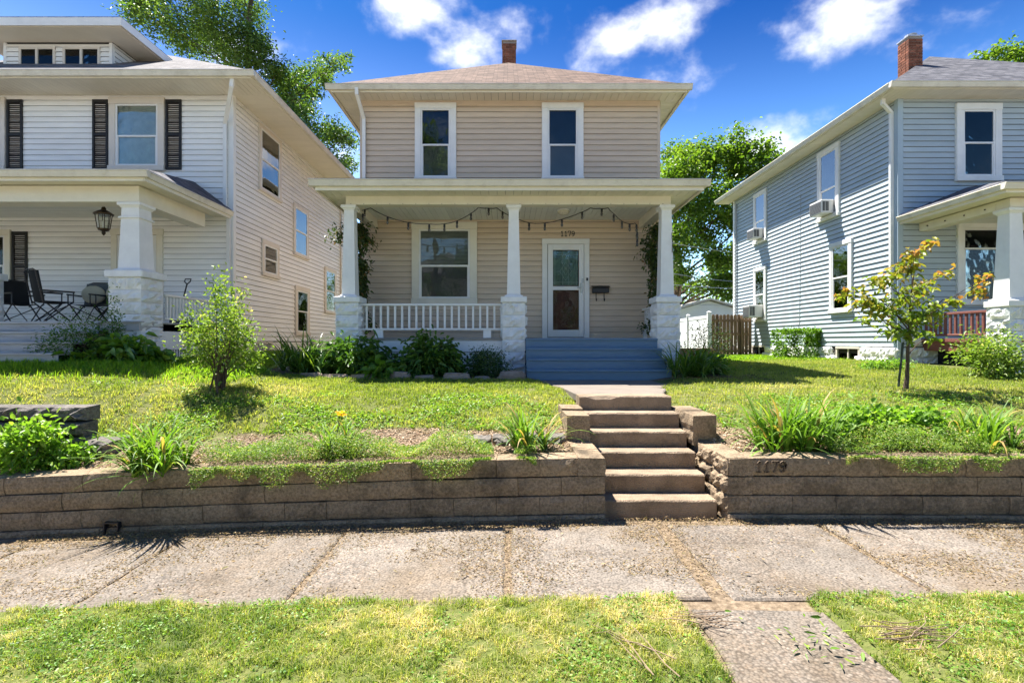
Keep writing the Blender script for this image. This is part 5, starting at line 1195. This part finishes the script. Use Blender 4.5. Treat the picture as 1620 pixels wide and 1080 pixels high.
# kerbside strip
x, y = grass_pts(-4.0, 3.9, 2.2, 3.72, 185000)
dry = fbm(x*1.1+11, y*1.6+4, 4); fine = fbm(x*7, y*7, 2)
c = np.clip(.48 + 1.2*(dry-.5) + 1.0*(fine-.5) + RG.normal(size=len(x))*.23, 0, 1)
g = grass('kerbside_grass', x, y, .02, .062, .0021, M['grass'], c, 1.0); tag(g, 'patchy mown kerbside grass in front of the pavement', 'grass')
x, y = grass_pts(-4.0, 3.9, 2.2, 3.68, 30000, lambda x, y: np.clip((fbm(x*1.3+31, y*1.3+8)-.42)*5, 0, 1))
P = np.stack([x, y, zg(x, y)+RG.uniform(.008, .03, len(x))], 1); D = RG.normal(size=P.shape)*[1,1,.25]
V, F, m_ = leaf_geo(RG, P, D, RG.uniform(.012, .026, len(x)), RG.uniform(.010, .018, len(x)), .1, .1)
tag(stuff(npmesh('clover', V, F, M['clover'], None, np.repeat(RG.random(len(x)), m_))), 'low clover and broad weeds mixed into the kerbside grass', 'weeds')
# upper lawns
def upper(name, label, x0, x1, y0, y1, n, seed, h=(.03,.075)):
    x, y = grass_pts(x0, x1, y0, y1, n)
    dry = fbm(x*.9+seed, y*1.5+2, 4); lush = sstep(7.6, 9.0, y)
    c = np.clip(.43 + .10*(1-lush) + 1.0*(dry-.5)*(1-.45*lush) - .10*lush*(x < 0) + RG.normal(size=len(x))*.14, 0, 1)
    tag(grass(name, x, y, h[0], h[1], .0042, M['grass'], c, .7), label, 'grass')
upper('lawn_grass', 'sunlit lawn sloping up to the white house and the beige porch', -8.5, .95, 5.95, 10.2, 150000, 3)
upper('lawn_grass', 'lawn between the beige house and the blue house', 2.05, 9.3, 6.0, 14, 135000, 23)
x, y = grass_pts(3.6, 9.1, 13.5, 19, 30000); tag(grass('lawn_grass', x, y, .04, .09, .009, M['lush'], RG.random(len(x)), .6), 'far strip of grass running back to the gate', 'grass')
x, y = grass_pts(-6.4, -3.6, 9.8, 14, 30000); tag(grass('lawn_grass', x, y, .04, .09, .006, M['lush'], RG.random(len(x))*.8, .6), 'shady grass between the white and the beige house', 'grass')
x, y = grass_pts(-8.6, -4.2, 7.3, 9.4, 42000, lambda x, y: sstep(7.3, 8.3, y)); tag(grass('tall_grass', x, y, .06, .15, .004, M['lush'], RG.random(len(x)), .7), 'longer bright green grass before the white house', 'grass')
# broad-leaf weeds on the bank
def weeds(name, label, x0, x1, y0, y1, n, L, hmax, m, dens=None, z=0):
    x = RG.uniform(x0, x1, n); y = RG.uniform(y0, y1, n); k = ~walkmask(x, y)
    if dens is not None: k &= RG.random(n) < dens(x, y)
    x, y = x[k], y[k]; n = len(x); P = np.stack([x, y, zg(x, y)+z+RG.random(n)**1.5*hmax], 1); D = RG.normal(size=P.shape)*[1,1,.5]
    V, F, mm = leaf_geo(RG, P, D, RG.uniform(.6, 1.2, n)*L, RG.uniform(.35, .6, n)*L, .15, .2)
    return tag(stuff(npmesh(name, V, F, M[m], None, np.repeat(np.clip(RG.normal(.5, .25, n), 0, 1), mm))), label, 'weeds')
bankd = lambda x, y: np.clip((fbm(x*1.2+61, y*2+8)-.40)*4, 0, 1)*(1-sstep(6.9, 7.6, y))*(bedmask(x, y) < .5)
weeds('bank_weeds', 'low broad leaved weeds creeping down the bank by the long wall', -6.0, .8, 5.95, 7.6, 26000, .045, .05, 'weed', bankd)
weeds('bank_weeds', 'low broad leaved weeds creeping down the bank by the number wall', 2.3, 7.5, 5.95, 7.6, 18000, .045, .05, 'weed', bankd)

# --- plants as things
def lily(label, x, y, n, L, W, r, m='lily', cat='daylily', name='daylily', z=None, bend=1.7, lean=.52, flowers=0, brown=.05, zb=None):
    zb = float(zg(x, y)) if zb is None else zb; t = thing(name, label, cat, (x, y, zb))
    nf = max(4, n//11); fx = RG.normal(size=(nf, 2))*r*.45; fi = RG.integers(0, nf, n)
    P = np.stack([x+fx[fi, 0]+RG.normal(size=n)*.015, y+fx[fi, 1]*.7+RG.normal(size=n)*.015, np.full(n, zb-.01)], 1)
    az = RG.uniform(0, 2*np.pi, n); az = np.where(RG.random(n) < .5, np.arctan2(fx[fi, 1], fx[fi, 0])+RG.normal(size=n)*.8, az)
    LL = L*RG.uniform(.55, 1.15, n); V, F, mm = strap_geo(RG, P, az, LL, W*RG.uniform(.7, 1.25, n), np.abs(RG.normal(size=n))*lean+.04, bend*RG.uniform(.45, 1.25, n), 7)
    rnd = np.clip(RG.normal(.45, .2, n), 0, .9); rnd = np.where(RG.random(n) < brown, 1, rnd)
    npmesh('leaves', V, F, M[m], t, np.repeat(rnd, mm), False)
    for k in range(flowers):
        a = RG.uniform(0, 6.28); p = np.array([x+RG.normal()*r*.4, y+RG.normal()*r*.3, zb]); q = p+np.array([math.cos(a)*.12, -.05, L*RG.uniform(.8, 1.0)])
        s_ = MB(); s_.tube([p, (p+q)/2+[0,0,.05], q], [.005,.004,.003], 5); s_.build('flower_stem', M['greenpost'], t)
        n2 = 6; D = np.stack([np.cos(np.arange(n2)*1.047), np.sin(np.arange(n2)*1.047), np.full(n2, .8)], 1)
        V, F, mm = leaf_geo(RG, np.repeat(q[None], n2, 0), D, .075, .03, .1, .35); npmesh('flower', V, F, M['orange'], t, np.repeat(RG.random(n2), mm))
    return t
def bush(label, x, y, rx, ry, h, n, L, W, m, cat='shrub', name='shrub', zb=None, stems=9, low=.12, hollow=.35, clumps=26, boxy=False, rndf=None, updir=None, droop=.2, sd_=None):
    zb = float(zg(x, y)) if zb is None else zb; t = thing(name, label, cat, (x, y, zb))
    if boxy:
        C = RG.uniform(-1, 1, (clumps, 3)); k = RG.integers(0, 3, clumps); C[np.arange(clumps), k] = np.sign(C[np.arange(clumps), k])*.92
        C = C*[rx, ry, h*.5-.02]+[0, 0, h*.5]; sd = .06
    else:
        C = unit(RG.normal(size=(clumps, 3)))*(hollow+(1-hollow)*RG.random((clumps, 1))**.6)*.82; C[:, 2] = np.abs(C[:, 2])*(1-low)*1.08+low; C = C*[rx, ry, h*.95]; sd = sd_ or .19
    ci = RG.integers(0, clumps, n); off = RG.normal(size=(n, 3))*sd*np.array([rx, ry, h*.8])
    P = C[ci]+off; P[:, 2] = np.clip(P[:, 2], .02, None)
    D = unit(P-np.array([0, 0, h*.3]))+RG.normal(size=(n, 3))*.7
    rnd = np.clip(RG.normal(.45, .2, n)+RG.normal(size=clumps)[ci]*.10, 0, 1) if rndf is None else rndf(P, ci)
    V, F, mm = leaf_geo(RG, P+np.array([x, y, zb]), D, L*RG.uniform(.65, 1.25, n), W*RG.uniform(.7, 1.2, n), .2, droop, updir)
    npmesh('leaves', V, F, M[m], t, np.repeat(rnd, mm))
    s_ = MB(); b0 = np.array([x, y, zb])
    for k in range(stems):
        c = C[k % clumps]*.92; s = b0+np.array([RG.normal()*.05, RG.normal()*.05, -.03])
        s_.tube([s, s+(c)*[.35,.35,.55]+[0,0,.02], b0+c], [.007*h+.003, .005*h+.002, .002], 5)
    if stems: s_.build('stems', M['bark'], t)
    return t
zb5 = lambda x, y: float(zback(np.array(x), np.array(y)))
lily('daylily clump arching over the wall top near the block stack', -3.72, 5.42, 240, .66, .027, .34)
lily('small daylily clump with orange flowers in the middle of the long wall', -1.85, 5.62, 150, .48, .022, .24, flowers=2)
lily('daylily clump beside the foot of the cheek blocks left of the steps', .22, 5.50, 150, .60, .024, .2, brown=.14)
lily('large daylily clump behind the numbered wall', 2.98, 5.50, 270, .72, .027, .36, brown=.09)
lily('pale daylily clump at the picture edge behind the numbered wall', 5.15, 5.55, 240, .62, .022, .36, flowers=0)
lily('dark arching daylily clump at the corner of the beige porch', -3.78, 9.62, 240, .95, .03, .42, 'darklily', bend=1.9)
lily('dark arching daylily clump beside the blue porch steps', 3.38, 9.42, 220, .85, .028, .36, 'darklily', bend=1.9)
bush('bright leafy plant behind the daylilies beside the blue steps', 3.85, 9.95, .45, .35, .42, 900, .11, .05, 'hosta', 'plant', 'leafy_plant', stems=6)
bush('tall peony clump in front of the first porch pillar', -2.95, 9.75, .68, .45, .76, 1900, .16, .055, 'peony', 'peony', 'peony', stems=10, droop=.4)
bush('broad peony clump below the porch railing', -1.55, 9.68, .74, .45, .74, 1900, .17, .058, 'peony', 'peony', 'peony', stems=10, droop=.4)
bush('low hosta between the two peonies', -2.20, 9.32, .42, .28, .40, 170, .2, .12, 'hosta', 'hosta', 'hosta', stems=4, clumps=14, updir=np.array([0,-.5,1.]), droop=.5)
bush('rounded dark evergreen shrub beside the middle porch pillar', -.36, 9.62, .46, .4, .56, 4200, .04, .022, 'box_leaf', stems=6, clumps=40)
bush('airy flowering bush with cream tips on the lawn before the white house', -4.12, 7.34, .64, .5, 1.76, 3900, .06, .032, 'bush', 'bush', 'bush', stems=22, clumps=30, hollow=.3, low=.30, sd_=.125)
bush('feathery climbing shrub against the white block pillar', -7.35, 8.85, .75, .35, .85, 3000, .055, .022, 'peony', 'shrub', 'shrub', stems=8)
bush('tall feathery sprig growing up the white block pillar', -6.95, 9.05, .2, .18, 1.22, 900, .055, .02, 'peony', 'shrub', 'shrub', stems=4)
bush('broad leaved hosta bed at the foot of the white block pillar', -6.55, 8.75, .75, .32, .46, 420, .2, .13, 'hosta', 'hosta', 'hosta', stems=6, updir=np.array([0,-.5,1.]), droop=.5)
bush('bushy green weeds at the picture edge beside the block stack', -5.28, 5.62, .5, .3, .62, 1500, .085, .045, 'weed', 'weed', 'leafy_weed', stems=8)
bush('low leafy weeds growing in front of the block stack', -4.85, 5.75, .3, .2, .26, 350, .07, .04, 'weed', 'weed', 'leafy_weed', stems=4)
bush('leafy green plants between the daylilies behind the numbered wall', 4.15, 5.78, .85, .32, .40, 1900, .09, .055, 'weed', 'plant', 'leafy_plant', stems=10)
bush('clipped square hedge shrub against the blue house foundation', 8.62, 15.3, .50, .40, .86, 4200, .07, .045, 'hosta', 'shrub', 'shrub', stems=4, clumps=420, boxy=True)
bush('bushy shrub by the blue house porch pillar at the picture edge', 8.62, 9.15, .62, .5, .86, 3000, .075, .035, 'bush', 'shrub', 'shrub', stems=8)
bush('scruffy weeds at the foot of the blue house porch', 7.7, 10.4, .6, .3, .22, 700, .07, .03, 'weed', 'weed', 'leafy_weed', stems=3)
bush('sprawling dark twiggy shrub behind the last porch pillar', 5.9, 15.2, .8, .5, 1.25, 700, .07, .035, 'vine', 'shrub', 'shrub', stems=14)
# creeping mats along the wall tops
def mat_plant(label, x0, x1, n, m, seed, spill, rows=((5.0,5.45),), left=True):
    x = RG.uniform(x0, x1, n); w = wl_left(x) if left else np.full(n, 4.94)
    u = RG.random(n); y = w - .05 + u*.66; top = .59 + (fall(x) if left else -.004*(x-2))
    e = fbm(x*2.2+seed, x*0+1.5, 3); k = (e > .25+.1*np.abs(u-.4)) & (RG.random(n) < .95)
    x, y, u, top, e, w = x[k], y[k], u[k], top[k], e[k], w[k]; n = len(x)
    z = top + .02 + RG.random(n)*.15*np.clip((e-.3)*5, .2, 1.6)
    dr = (u < .24); z = np.where(dr, top+.02-RG.random(n)**1.4*spill*np.clip((e-.38)*6, 0, 1.5), z); y = np.where(dr, w-.012-RG.random(n)*.05, y)
    P = np.stack([x, y, z], 1); D = RG.normal(size=(n, 3))*[1, 1, .6]+[0, -.35, .35]
    V, F, mm = leaf_geo(RG, P, D, RG.uniform(.014, .032, n), RG.uniform(.007, .013, n), .2, .1)
    t = thing('creeping_groundcover', label, 'ground cover', (float(x.mean()), float(y.mean()), .6)); stuff(t)
    o = npmesh('leaves', V, F, M[m], t, np.repeat(np.clip(RG.normal(.5, .24, n)+(fbm(x*4, y*9)-.5)*.8, 0, 1), mm)); stuff(o)
mat_plant('creeping sedum mat spilling over the long block wall', -3.15, .28, 34000, 'sedum', 9.0, .17)
mat_plant('creeping mat of bright green plants on the numbered wall', 3.25, 6.3, 22000, 'sedum', 29.3, .10, left=False)
# vines and trellises
def vine(label, x, s):
    t = thing('trellis', ('dark diamond trellis under the vine at the door end of the porch' if s > 0 else 'dark trellis under the vine at the window end of the porch'), 'trellis', (x, 11.4, 1.8))
    for k in range(-10, 11):
        for q in (1, -1):
            y0 = 11.42+k*.17; pts = []
            za, zb_ = 1.85, 4.38; ya, yb_ = y0-q*.63, y0+q*.63
            f = lambda yy: za+(zb_-za)*(yy-ya)/(yb_-ya)
            lo, hi = max(min(ya, yb_), 10.78), min(max(ya, yb_), 12.1)
            if hi-lo < .08: continue
            p, r = (lo, f(lo)), (hi, f(hi)); xx = x+(.008 if q > 0 else -.008)
            MB().hexa([(xx-.004, p[0]-.008, p[1]), (xx+.004, p[0]-.008, p[1]), (xx+.004, p[0]+.008, p[1]), (xx-.004, p[0]+.008, p[1]), (xx-.004, r[0]-.008, r[1]), (xx+.004, r[0]-.008, r[1]), (xx+.004, r[0]+.008, r[1]), (xx-.004, r[0]+.008, r[1])]).build('lattice_strip', M['bark'], t)
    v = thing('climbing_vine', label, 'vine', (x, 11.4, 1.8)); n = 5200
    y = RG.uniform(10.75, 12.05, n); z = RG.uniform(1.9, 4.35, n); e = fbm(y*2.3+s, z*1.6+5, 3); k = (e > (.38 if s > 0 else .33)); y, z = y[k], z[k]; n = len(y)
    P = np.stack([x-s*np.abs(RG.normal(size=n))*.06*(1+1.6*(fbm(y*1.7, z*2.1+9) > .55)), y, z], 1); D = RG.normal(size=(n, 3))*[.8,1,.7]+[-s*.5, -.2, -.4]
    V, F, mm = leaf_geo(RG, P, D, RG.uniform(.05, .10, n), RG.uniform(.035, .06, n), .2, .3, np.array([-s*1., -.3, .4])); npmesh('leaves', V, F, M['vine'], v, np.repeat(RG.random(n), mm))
    b = MB()
    for k in range(9):
        y0 = RG.uniform(10.8, 12.0); pts = [np.array([x-s*.02, y0, 1.8])]
        for j in range(8): pts.append(pts[-1]+np.array([RG.normal()*.012, RG.normal()*.09, .32]))
        b.tube(pts, [.012-.001*j for j in range(9)], 5)
    b.build('stems', M['bark'], v)
vine('dark leafy vine covering the trellis at the door end of the porch', 3.44, 1)
vine('leafy vine climbing behind the first porch pillar at the window end', -3.40, -1)
n = 160; P = pxy(537, 372, 10.75)+RG.normal(size=(n, 3))*[.14,.1,.10]; V, F, mm = leaf_geo(RG, P, RG.normal(size=(n, 3)), .07, .04)
t = thing('vine_shoot', 'loose vine shoot sticking out past the first porch pillar', 'vine', tuple(pxy(545, 372, 10.75))); npmesh('leaves', V, F, M['vine'], t, np.repeat(RG.random(n), mm))
MB().tube([(-3.40, 10.85, 4.0), tuple(pxy(550, 372, 10.8)), tuple(pxy(528, 370, 10.75))], [.008,.006,.003], 5).build('stem', M['bark'], t)

# --- trees
def tree(label, name, base, top, r0, clumps, n, L, W, m, group=None, cat='tree', subs=9, sd=.30, flat=.75, rndf=None, lean=None, limb=.05, droop=.2, updir=None):
    t = thing(name, label, cat, base, group); base = np.array(base, float); top = np.array(top, float)
    tr = MB(); k = 9; pts = [base+(top-base)*(i/k)+np.array([math.sin(i*1.7)*r0*.5, math.cos(i*1.3)*r0*.5, 0])*(0 < i) for i in range(k+1)]
    rad = [r0*(1.25 if i == 0 else 1)*(1-.88*i/k) for i in range(k+1)]; tr.tube(pts, rad, 9)
    CP, CI, tips = [], [], []
    for ci, (cx, cy, cz, r) in enumerate(clumps):
        c = np.array([cx, cy, cz]); hz = np.linalg.norm(c[:2]-base[:2])
        z0 = np.clip(cz-.55*hz-.4*r, base[2]+.25*(top[2]-base[2]), top[2]-.05*(top[2]-base[2])); q = (z0-base[2])/(top[2]-base[2]); s = base+(top-base)*q
        lr = r0*(1-.88*q)*limb*6+.004; mid = (s+c)/2+np.array([0, 0, .08*hz])+RG.normal(size=3)*.05*hz
        tr.tube([s, s*.6+mid*.4+[0,0,.03*hz], mid, mid*.4+c*.6, c], [lr, lr*.8, lr*.6, lr*.42, lr*.25], 6)
        for j in range(subs):
            sp = c+unit(RG.normal(size=3)[None])[0]*r*RG.uniform(.35, .95)*np.array([1, 1, flat]); tips.append((sp, r, ci))
            tr.tube([c, (c+sp)/2+RG.normal(size=3)*.06*r, sp], [lr*.22, lr*.14, lr*.06], 4, False)
    tr.build('trunk', M['bark'], t)
    T = np.array([a for a, b, c in tips]); TR = np.array([b for a, b, c in tips]); TC = np.array([c for a, b, c in tips])
    ti = RG.choice(len(T), n, p=TR**2/np.sum(TR**2)); P = T[ti]+RG.normal(size=(n, 3))*(sd*TR[ti])[:, None]*np.array([1, 1, flat])
    D = RG.normal(size=(n, 3))*[1,1,.6]; rnd = np.clip(RG.normal(.48, .2, n)+RG.normal(size=len(T))[ti]*.09, 0, 1) if rndf is None else rndf(P, ti, T)
    V, F, mm = leaf_geo(RG, P, D, L*RG.uniform(.6, 1.3, n), W*RG.uniform(.7, 1.2, n), .15, droop, updir)
    npmesh('crown', V, F, M[m], t, np.repeat(rnd, mm)); return t
def cl(d, lst, dj=2.0): return [(*(pxy(a, b, d+RG.uniform(-dj, dj))), c*d/810) for a, b, c in lst]
tree('tall airy tree with long side branches rising behind the white house', 'tree', (-14.2, 27, 1.1), (-13.2, 27, 24), .38,
     cl(26, [(215,15,36),(255,35,40),(300,20,44),(345,35,46),(385,25,40),(330,75,40),(375,80,36),(285,62,34),(245,5,36),(400,60,30),(300,-50,46),(360,-60,46),(410,-40,40),(240,-50,40),(330,-120,40),(400,-130,36),
             (395,105,28),(430,130,34),(465,128,32),(500,112,28),(530,98,20),(546,90,12),(450,165,34),(485,185,34),(515,205,30),(475,150,28),(505,235,30),(535,225,28),(540,255,28),(520,262,26),(460,200,28),(430,165,28),(548,215,18),(440,110,24),(410,85,26),(455,150,24),(490,140,22),(515,130,18),(405,140,24),(470,175,24)], 1.8), 33000, .19, .085, 'airy', subs=9, sd=.30, limb=.04)
tree('large full maple rising behind the garage and the utility wires', 'tree', (11.2, 33.5, 1.0), (11.0, 33.5, 12.5), .42,
     cl(32, [(1085,250,40),(1115,240,38),(1150,235,36),(1190,245,34),(1212,262,26),(1180,275,36),(1140,270,40),(1100,285,42),(1065,275,40),(1200,300,34),(1160,310,40),(1115,320,42),(1075,330,42),(1190,345,36),(1150,355,40),(1110,370,38),(1070,390,38),(1180,395,36),(1140,405,34),(1080,440,30),(1150,452,30),(1180,450,26),(1120,450,22),(1215,310,24),(1045,300,34),(1040,380,34),(1165,255,28),(1230,268,12)], 2.5), 30000, .22, .16, 'maple', subs=10, sd=.27)
tree('distant leafy tree showing above the blue house roof', 'tree', (25.5, 27, 1.0), (25.5, 27, 15), .35,
     cl(27, [(1560,98,22),(1585,85,22),(1612,92,26),(1640,100,30),(1600,120,40),(1560,130,30),(1660,80,30),(1640,150,50)], 1.5), 5000, .2, .13, 'maple', subs=8)
for k, (x, y, h) in enumerate(((18, 44, 9), (-3, 46, 9), (6.5, 48, 8), (-6.2, 38, 7.5), (-9.5, 43, 8), (11.5, 50, 8))):
    tree(('round tree far beyond the garage', 'round tree hidden far behind the beige house roof', 'low tree glimpsed far behind the fence', 'low bushy tree far behind the gap between the white and beige houses', 'bushy tree far behind the white house back corner', 'distant bushy tree beyond the garage roof ridge')[k], 'tree', (x, y, 1), (x, y, h*.8), .25, [(x+RG.normal()*1.8, y+RG.normal()*1.5, 1+h*RG.uniform(.08, .9), 1.6) for _ in range(16)], 5000, .3, .2, 'maple', subs=6)
for k, (x, y, h) in enumerate(((-5.6, -15, 20), (4.2, -16, 13), (15.5, -15, 12))):
    tree(('tall street tree across the road before the cream house, mirrored upstairs', 'street tree between the cream and the pale green house across the road', 'street tree at the end of the row across the road')[k], 'street_tree', (x, y, -.1), (x, y, h*.85), .3, [(x+RG.normal()*1.8, y+RG.normal()*1.4, h*RG.uniform(.28, .95), 1.7) for _ in range(18)], 4500, .36, .26, 'maple', 'trees across the road', subs=6)
# young tree with stake
def yr(P, ti, T):
    d = np.linalg.norm((P-np.array([6.15, 7.85, 1.9]))*[1,1,1], axis=1); return np.clip(.10+.40*d+RG.normal(size=len(P))*.16, 0, 1)
yt = tree('young ornamental tree with yellow green and reddish leaves on the lawn', 'tree', (6.10, 7.85, float(zg(6.1, 7.85))-.02), (6.22, 7.85, 2.95), .032,
     cl(7.85, [(1452,402,17),(1470,388,12),(1440,430,22),(1400,440,18),(1385,450,14),(1345,463,14),(1330,468,8),(1365,480,18),(1395,490,20),(1430,470,26),(1465,455,20),(1490,435,13),(1415,515,20),(1455,505,24),(1485,490,18),(1540,458,17),(1556,440,10),(1380,505,14),(1440,525,16),(1503,480,12),(1470,530,12)], .28), 1150, .088, .066, 'redbud', subs=6, sd=.38, rndf=yr, droop=.45)
sk_ = thing('garden_stake', 'dark green metal stake beside the young tree trunk', 'stake', (6.0, 7.8, 1.05)); sk_m = MB()
p0, p1 = np.array([5.97, 7.82, 1.02]), np.array([6.04, 7.82, 1.70]); sk_m.tube([p0, p1], .016, 4); sk_m.build('stake_post', M['greenpost'], sk_); MB().tube([(6.035, 7.82, 1.66), (6.1, 7.84, 1.68), (6.13, 7.86, 1.67)], .006, 5).build('tie', M['black'], sk_)
# edging stones
def rock(label, x, y, w, h, d, seed):
    rg = np.random.default_rng(seed); n, k = 10, 5; vs = []
    for j in range(k):
        v = j/(k-1); rr_ = (1-.25*v**3)*(.92 if j == 0 else 1)
        for i2 in range(n):
            a = 2*math.pi*i2/n; e = 4; c, s = math.cos(a), math.sin(a); q = (abs(c)**e+abs(s)**e)**(-1/e)*rr_*(1+rg.normal()*.05)
            vs.append((x+c*q*w/2, y+s*q*d/2, zg(x, y)-.03+h*v+rg.normal()*.006))
    fs = [(j*n+i2, j*n+(i2+1) % n, (j+1)*n+(i2+1) % n, (j+1)*n+i2) for j in range(k-1) for i2 in range(n)]+[tuple((k-1)*n+i2 for i2 in range(n))]
    o = MB().add(vs, fs).build('stone', M['stone'], None); tag(o, label, 'stone', 'edging stones along the porch bed')
for k, (px, w, h, wd) in enumerate(((492,.42,.09,'flat edging stone before the dark daylilies'), (530,.5,.10,'edging stone below the tall peony'), (575,.55,.11,'long flat edging stone between daylilies and hosta'), (632,.42,.15,'tall pale edging stone below the hosta'), (672,.36,.09,'small edging stone below the broad peony'), (722,.50,.14,'large edging stone in front of the lattice'), (762,.3,.08,'small edging stone below the evergreen shrub'), (810,.5,.17,'thick edging stone at the foot of the middle pillar'))):
    rock(wd, (px-803)/810*9.15, 9.17-.004*k, w, h, .24, 300+k)
# --- loose litter
def flakes(name, label, x, y, z, L, m, cat, flat=.25):
    n = len(x); P = np.stack([x, y, z], 1); D = RG.normal(size=(n, 3))*[1, 1, flat]
    V, F, mm = leaf_geo(RG, P, D, L*RG.uniform(.5, 1.5, n), L*RG.uniform(.15, .5, n), .1, .1); tag(stuff(npmesh(name, V, F, M[m], None, np.repeat(RG.random(n), mm))), label, cat)
n = 16000; x = RG.uniform(-6, .82, n); y = RG.uniform(5.2, 6.25, n); k = bedmask(x, y) > .5; x, y = x[k], y[k]
flakes('wood_chips', 'pale wood chip mulch along the long wall bed', x, y, zg(x, y)+RG.random(len(x))*.012, .035, 'chips', 'mulch')
n = 12000; x = RG.uniform(2.3, 7, n); y = RG.uniform(5.2, 6.35, n); k = bedmask(x, y) > .5; x, y = x[k], y[k]
flakes('wood_chips', 'pale wood chip mulch behind the numbered wall', x, y, zg(x, y)+RG.random(len(x))*.012, .035, 'chips', 'mulch')
n = 2500; x = RG.uniform(3.0, 4.6, n); y = RG.uniform(8.9, 9.6, n); flakes('bark_mulch', 'brown mulch around the daylilies beside the blue steps', x, y, zg(x, y)+RG.random(n)*.02, .04, 'debris', 'mulch')
n = 46000; x = RG.uniform(-4.8, 4.8, n); y = ne(x)+RG.random(n)**.8*1.5; e = fbm(x*1.6+5, y*1.8+2, 4); jn = np.min(np.abs(x[:, None]-np.array(js)[None]-.02), 1) < .07
k = (RG.random(n) < np.clip((e-.49)*5, .03, .9)) | (jn & (RG.random(n) < .7)) | (y > 4.72); x, y = x[k], y[k]
flakes('dry_litter', 'dry grass clippings and soil litter on the pavement', x, y, fall(x)+.010+RG.random(len(x))*.006, .021, 'debris', 'litter', .15)
x = RG.uniform(-4.5, 4.5, 150); y = 4.95-RG.random(150)**1.6*1.3; flakes('fallen_leaves', 'scattered fallen leaves on the pavement', x, y, fall(x)+.02, .05, 'debris', 'leaves')
x = RG.normal(1.75, .16, 40); y = RG.normal(2.85, .12, 40); flakes('leaf_sprig', 'small green leafy sprig lying on the narrow kerb walk', x, y, np.full(40, .03)+RG.random(40)*.02, .05, 'weed', 'leaves')
def sticks(label, cx, cy, n, L, az, sp):
    t = thing('twig_pile', label, 'twigs', (cx, cy, .02))
    for k in range(n):
        a = az+RG.normal()*.35; l = L*RG.uniform(.5, 1); x, y = cx+RG.normal()*sp, cy+RG.normal()*sp*.45; z = .045+RG.random()*.03; p = []
        for j in range(5): q = j/4-.5; p.append((x+math.cos(a)*l*q, y+math.sin(a)*l*q+RG.normal()*.012, z+RG.normal()*.006))
        MB().tube(p, [.0032,.003,.0028,.002,.0012], 5).build('twig', M['twig'], t)
sticks('bundle of dry twigs lying across the edge of the kerb walk', 1.10, 3.05, 10, .42, 3.0, .05)
sticks('loose heap of dry twigs on the grass past the kerb walk', 2.35, 2.88, 16, .5, .1, .11)
sticks('few long dry stalks lying on the grass before the kerb walk', .65, 2.75, 5, .6, 2.2, .10)
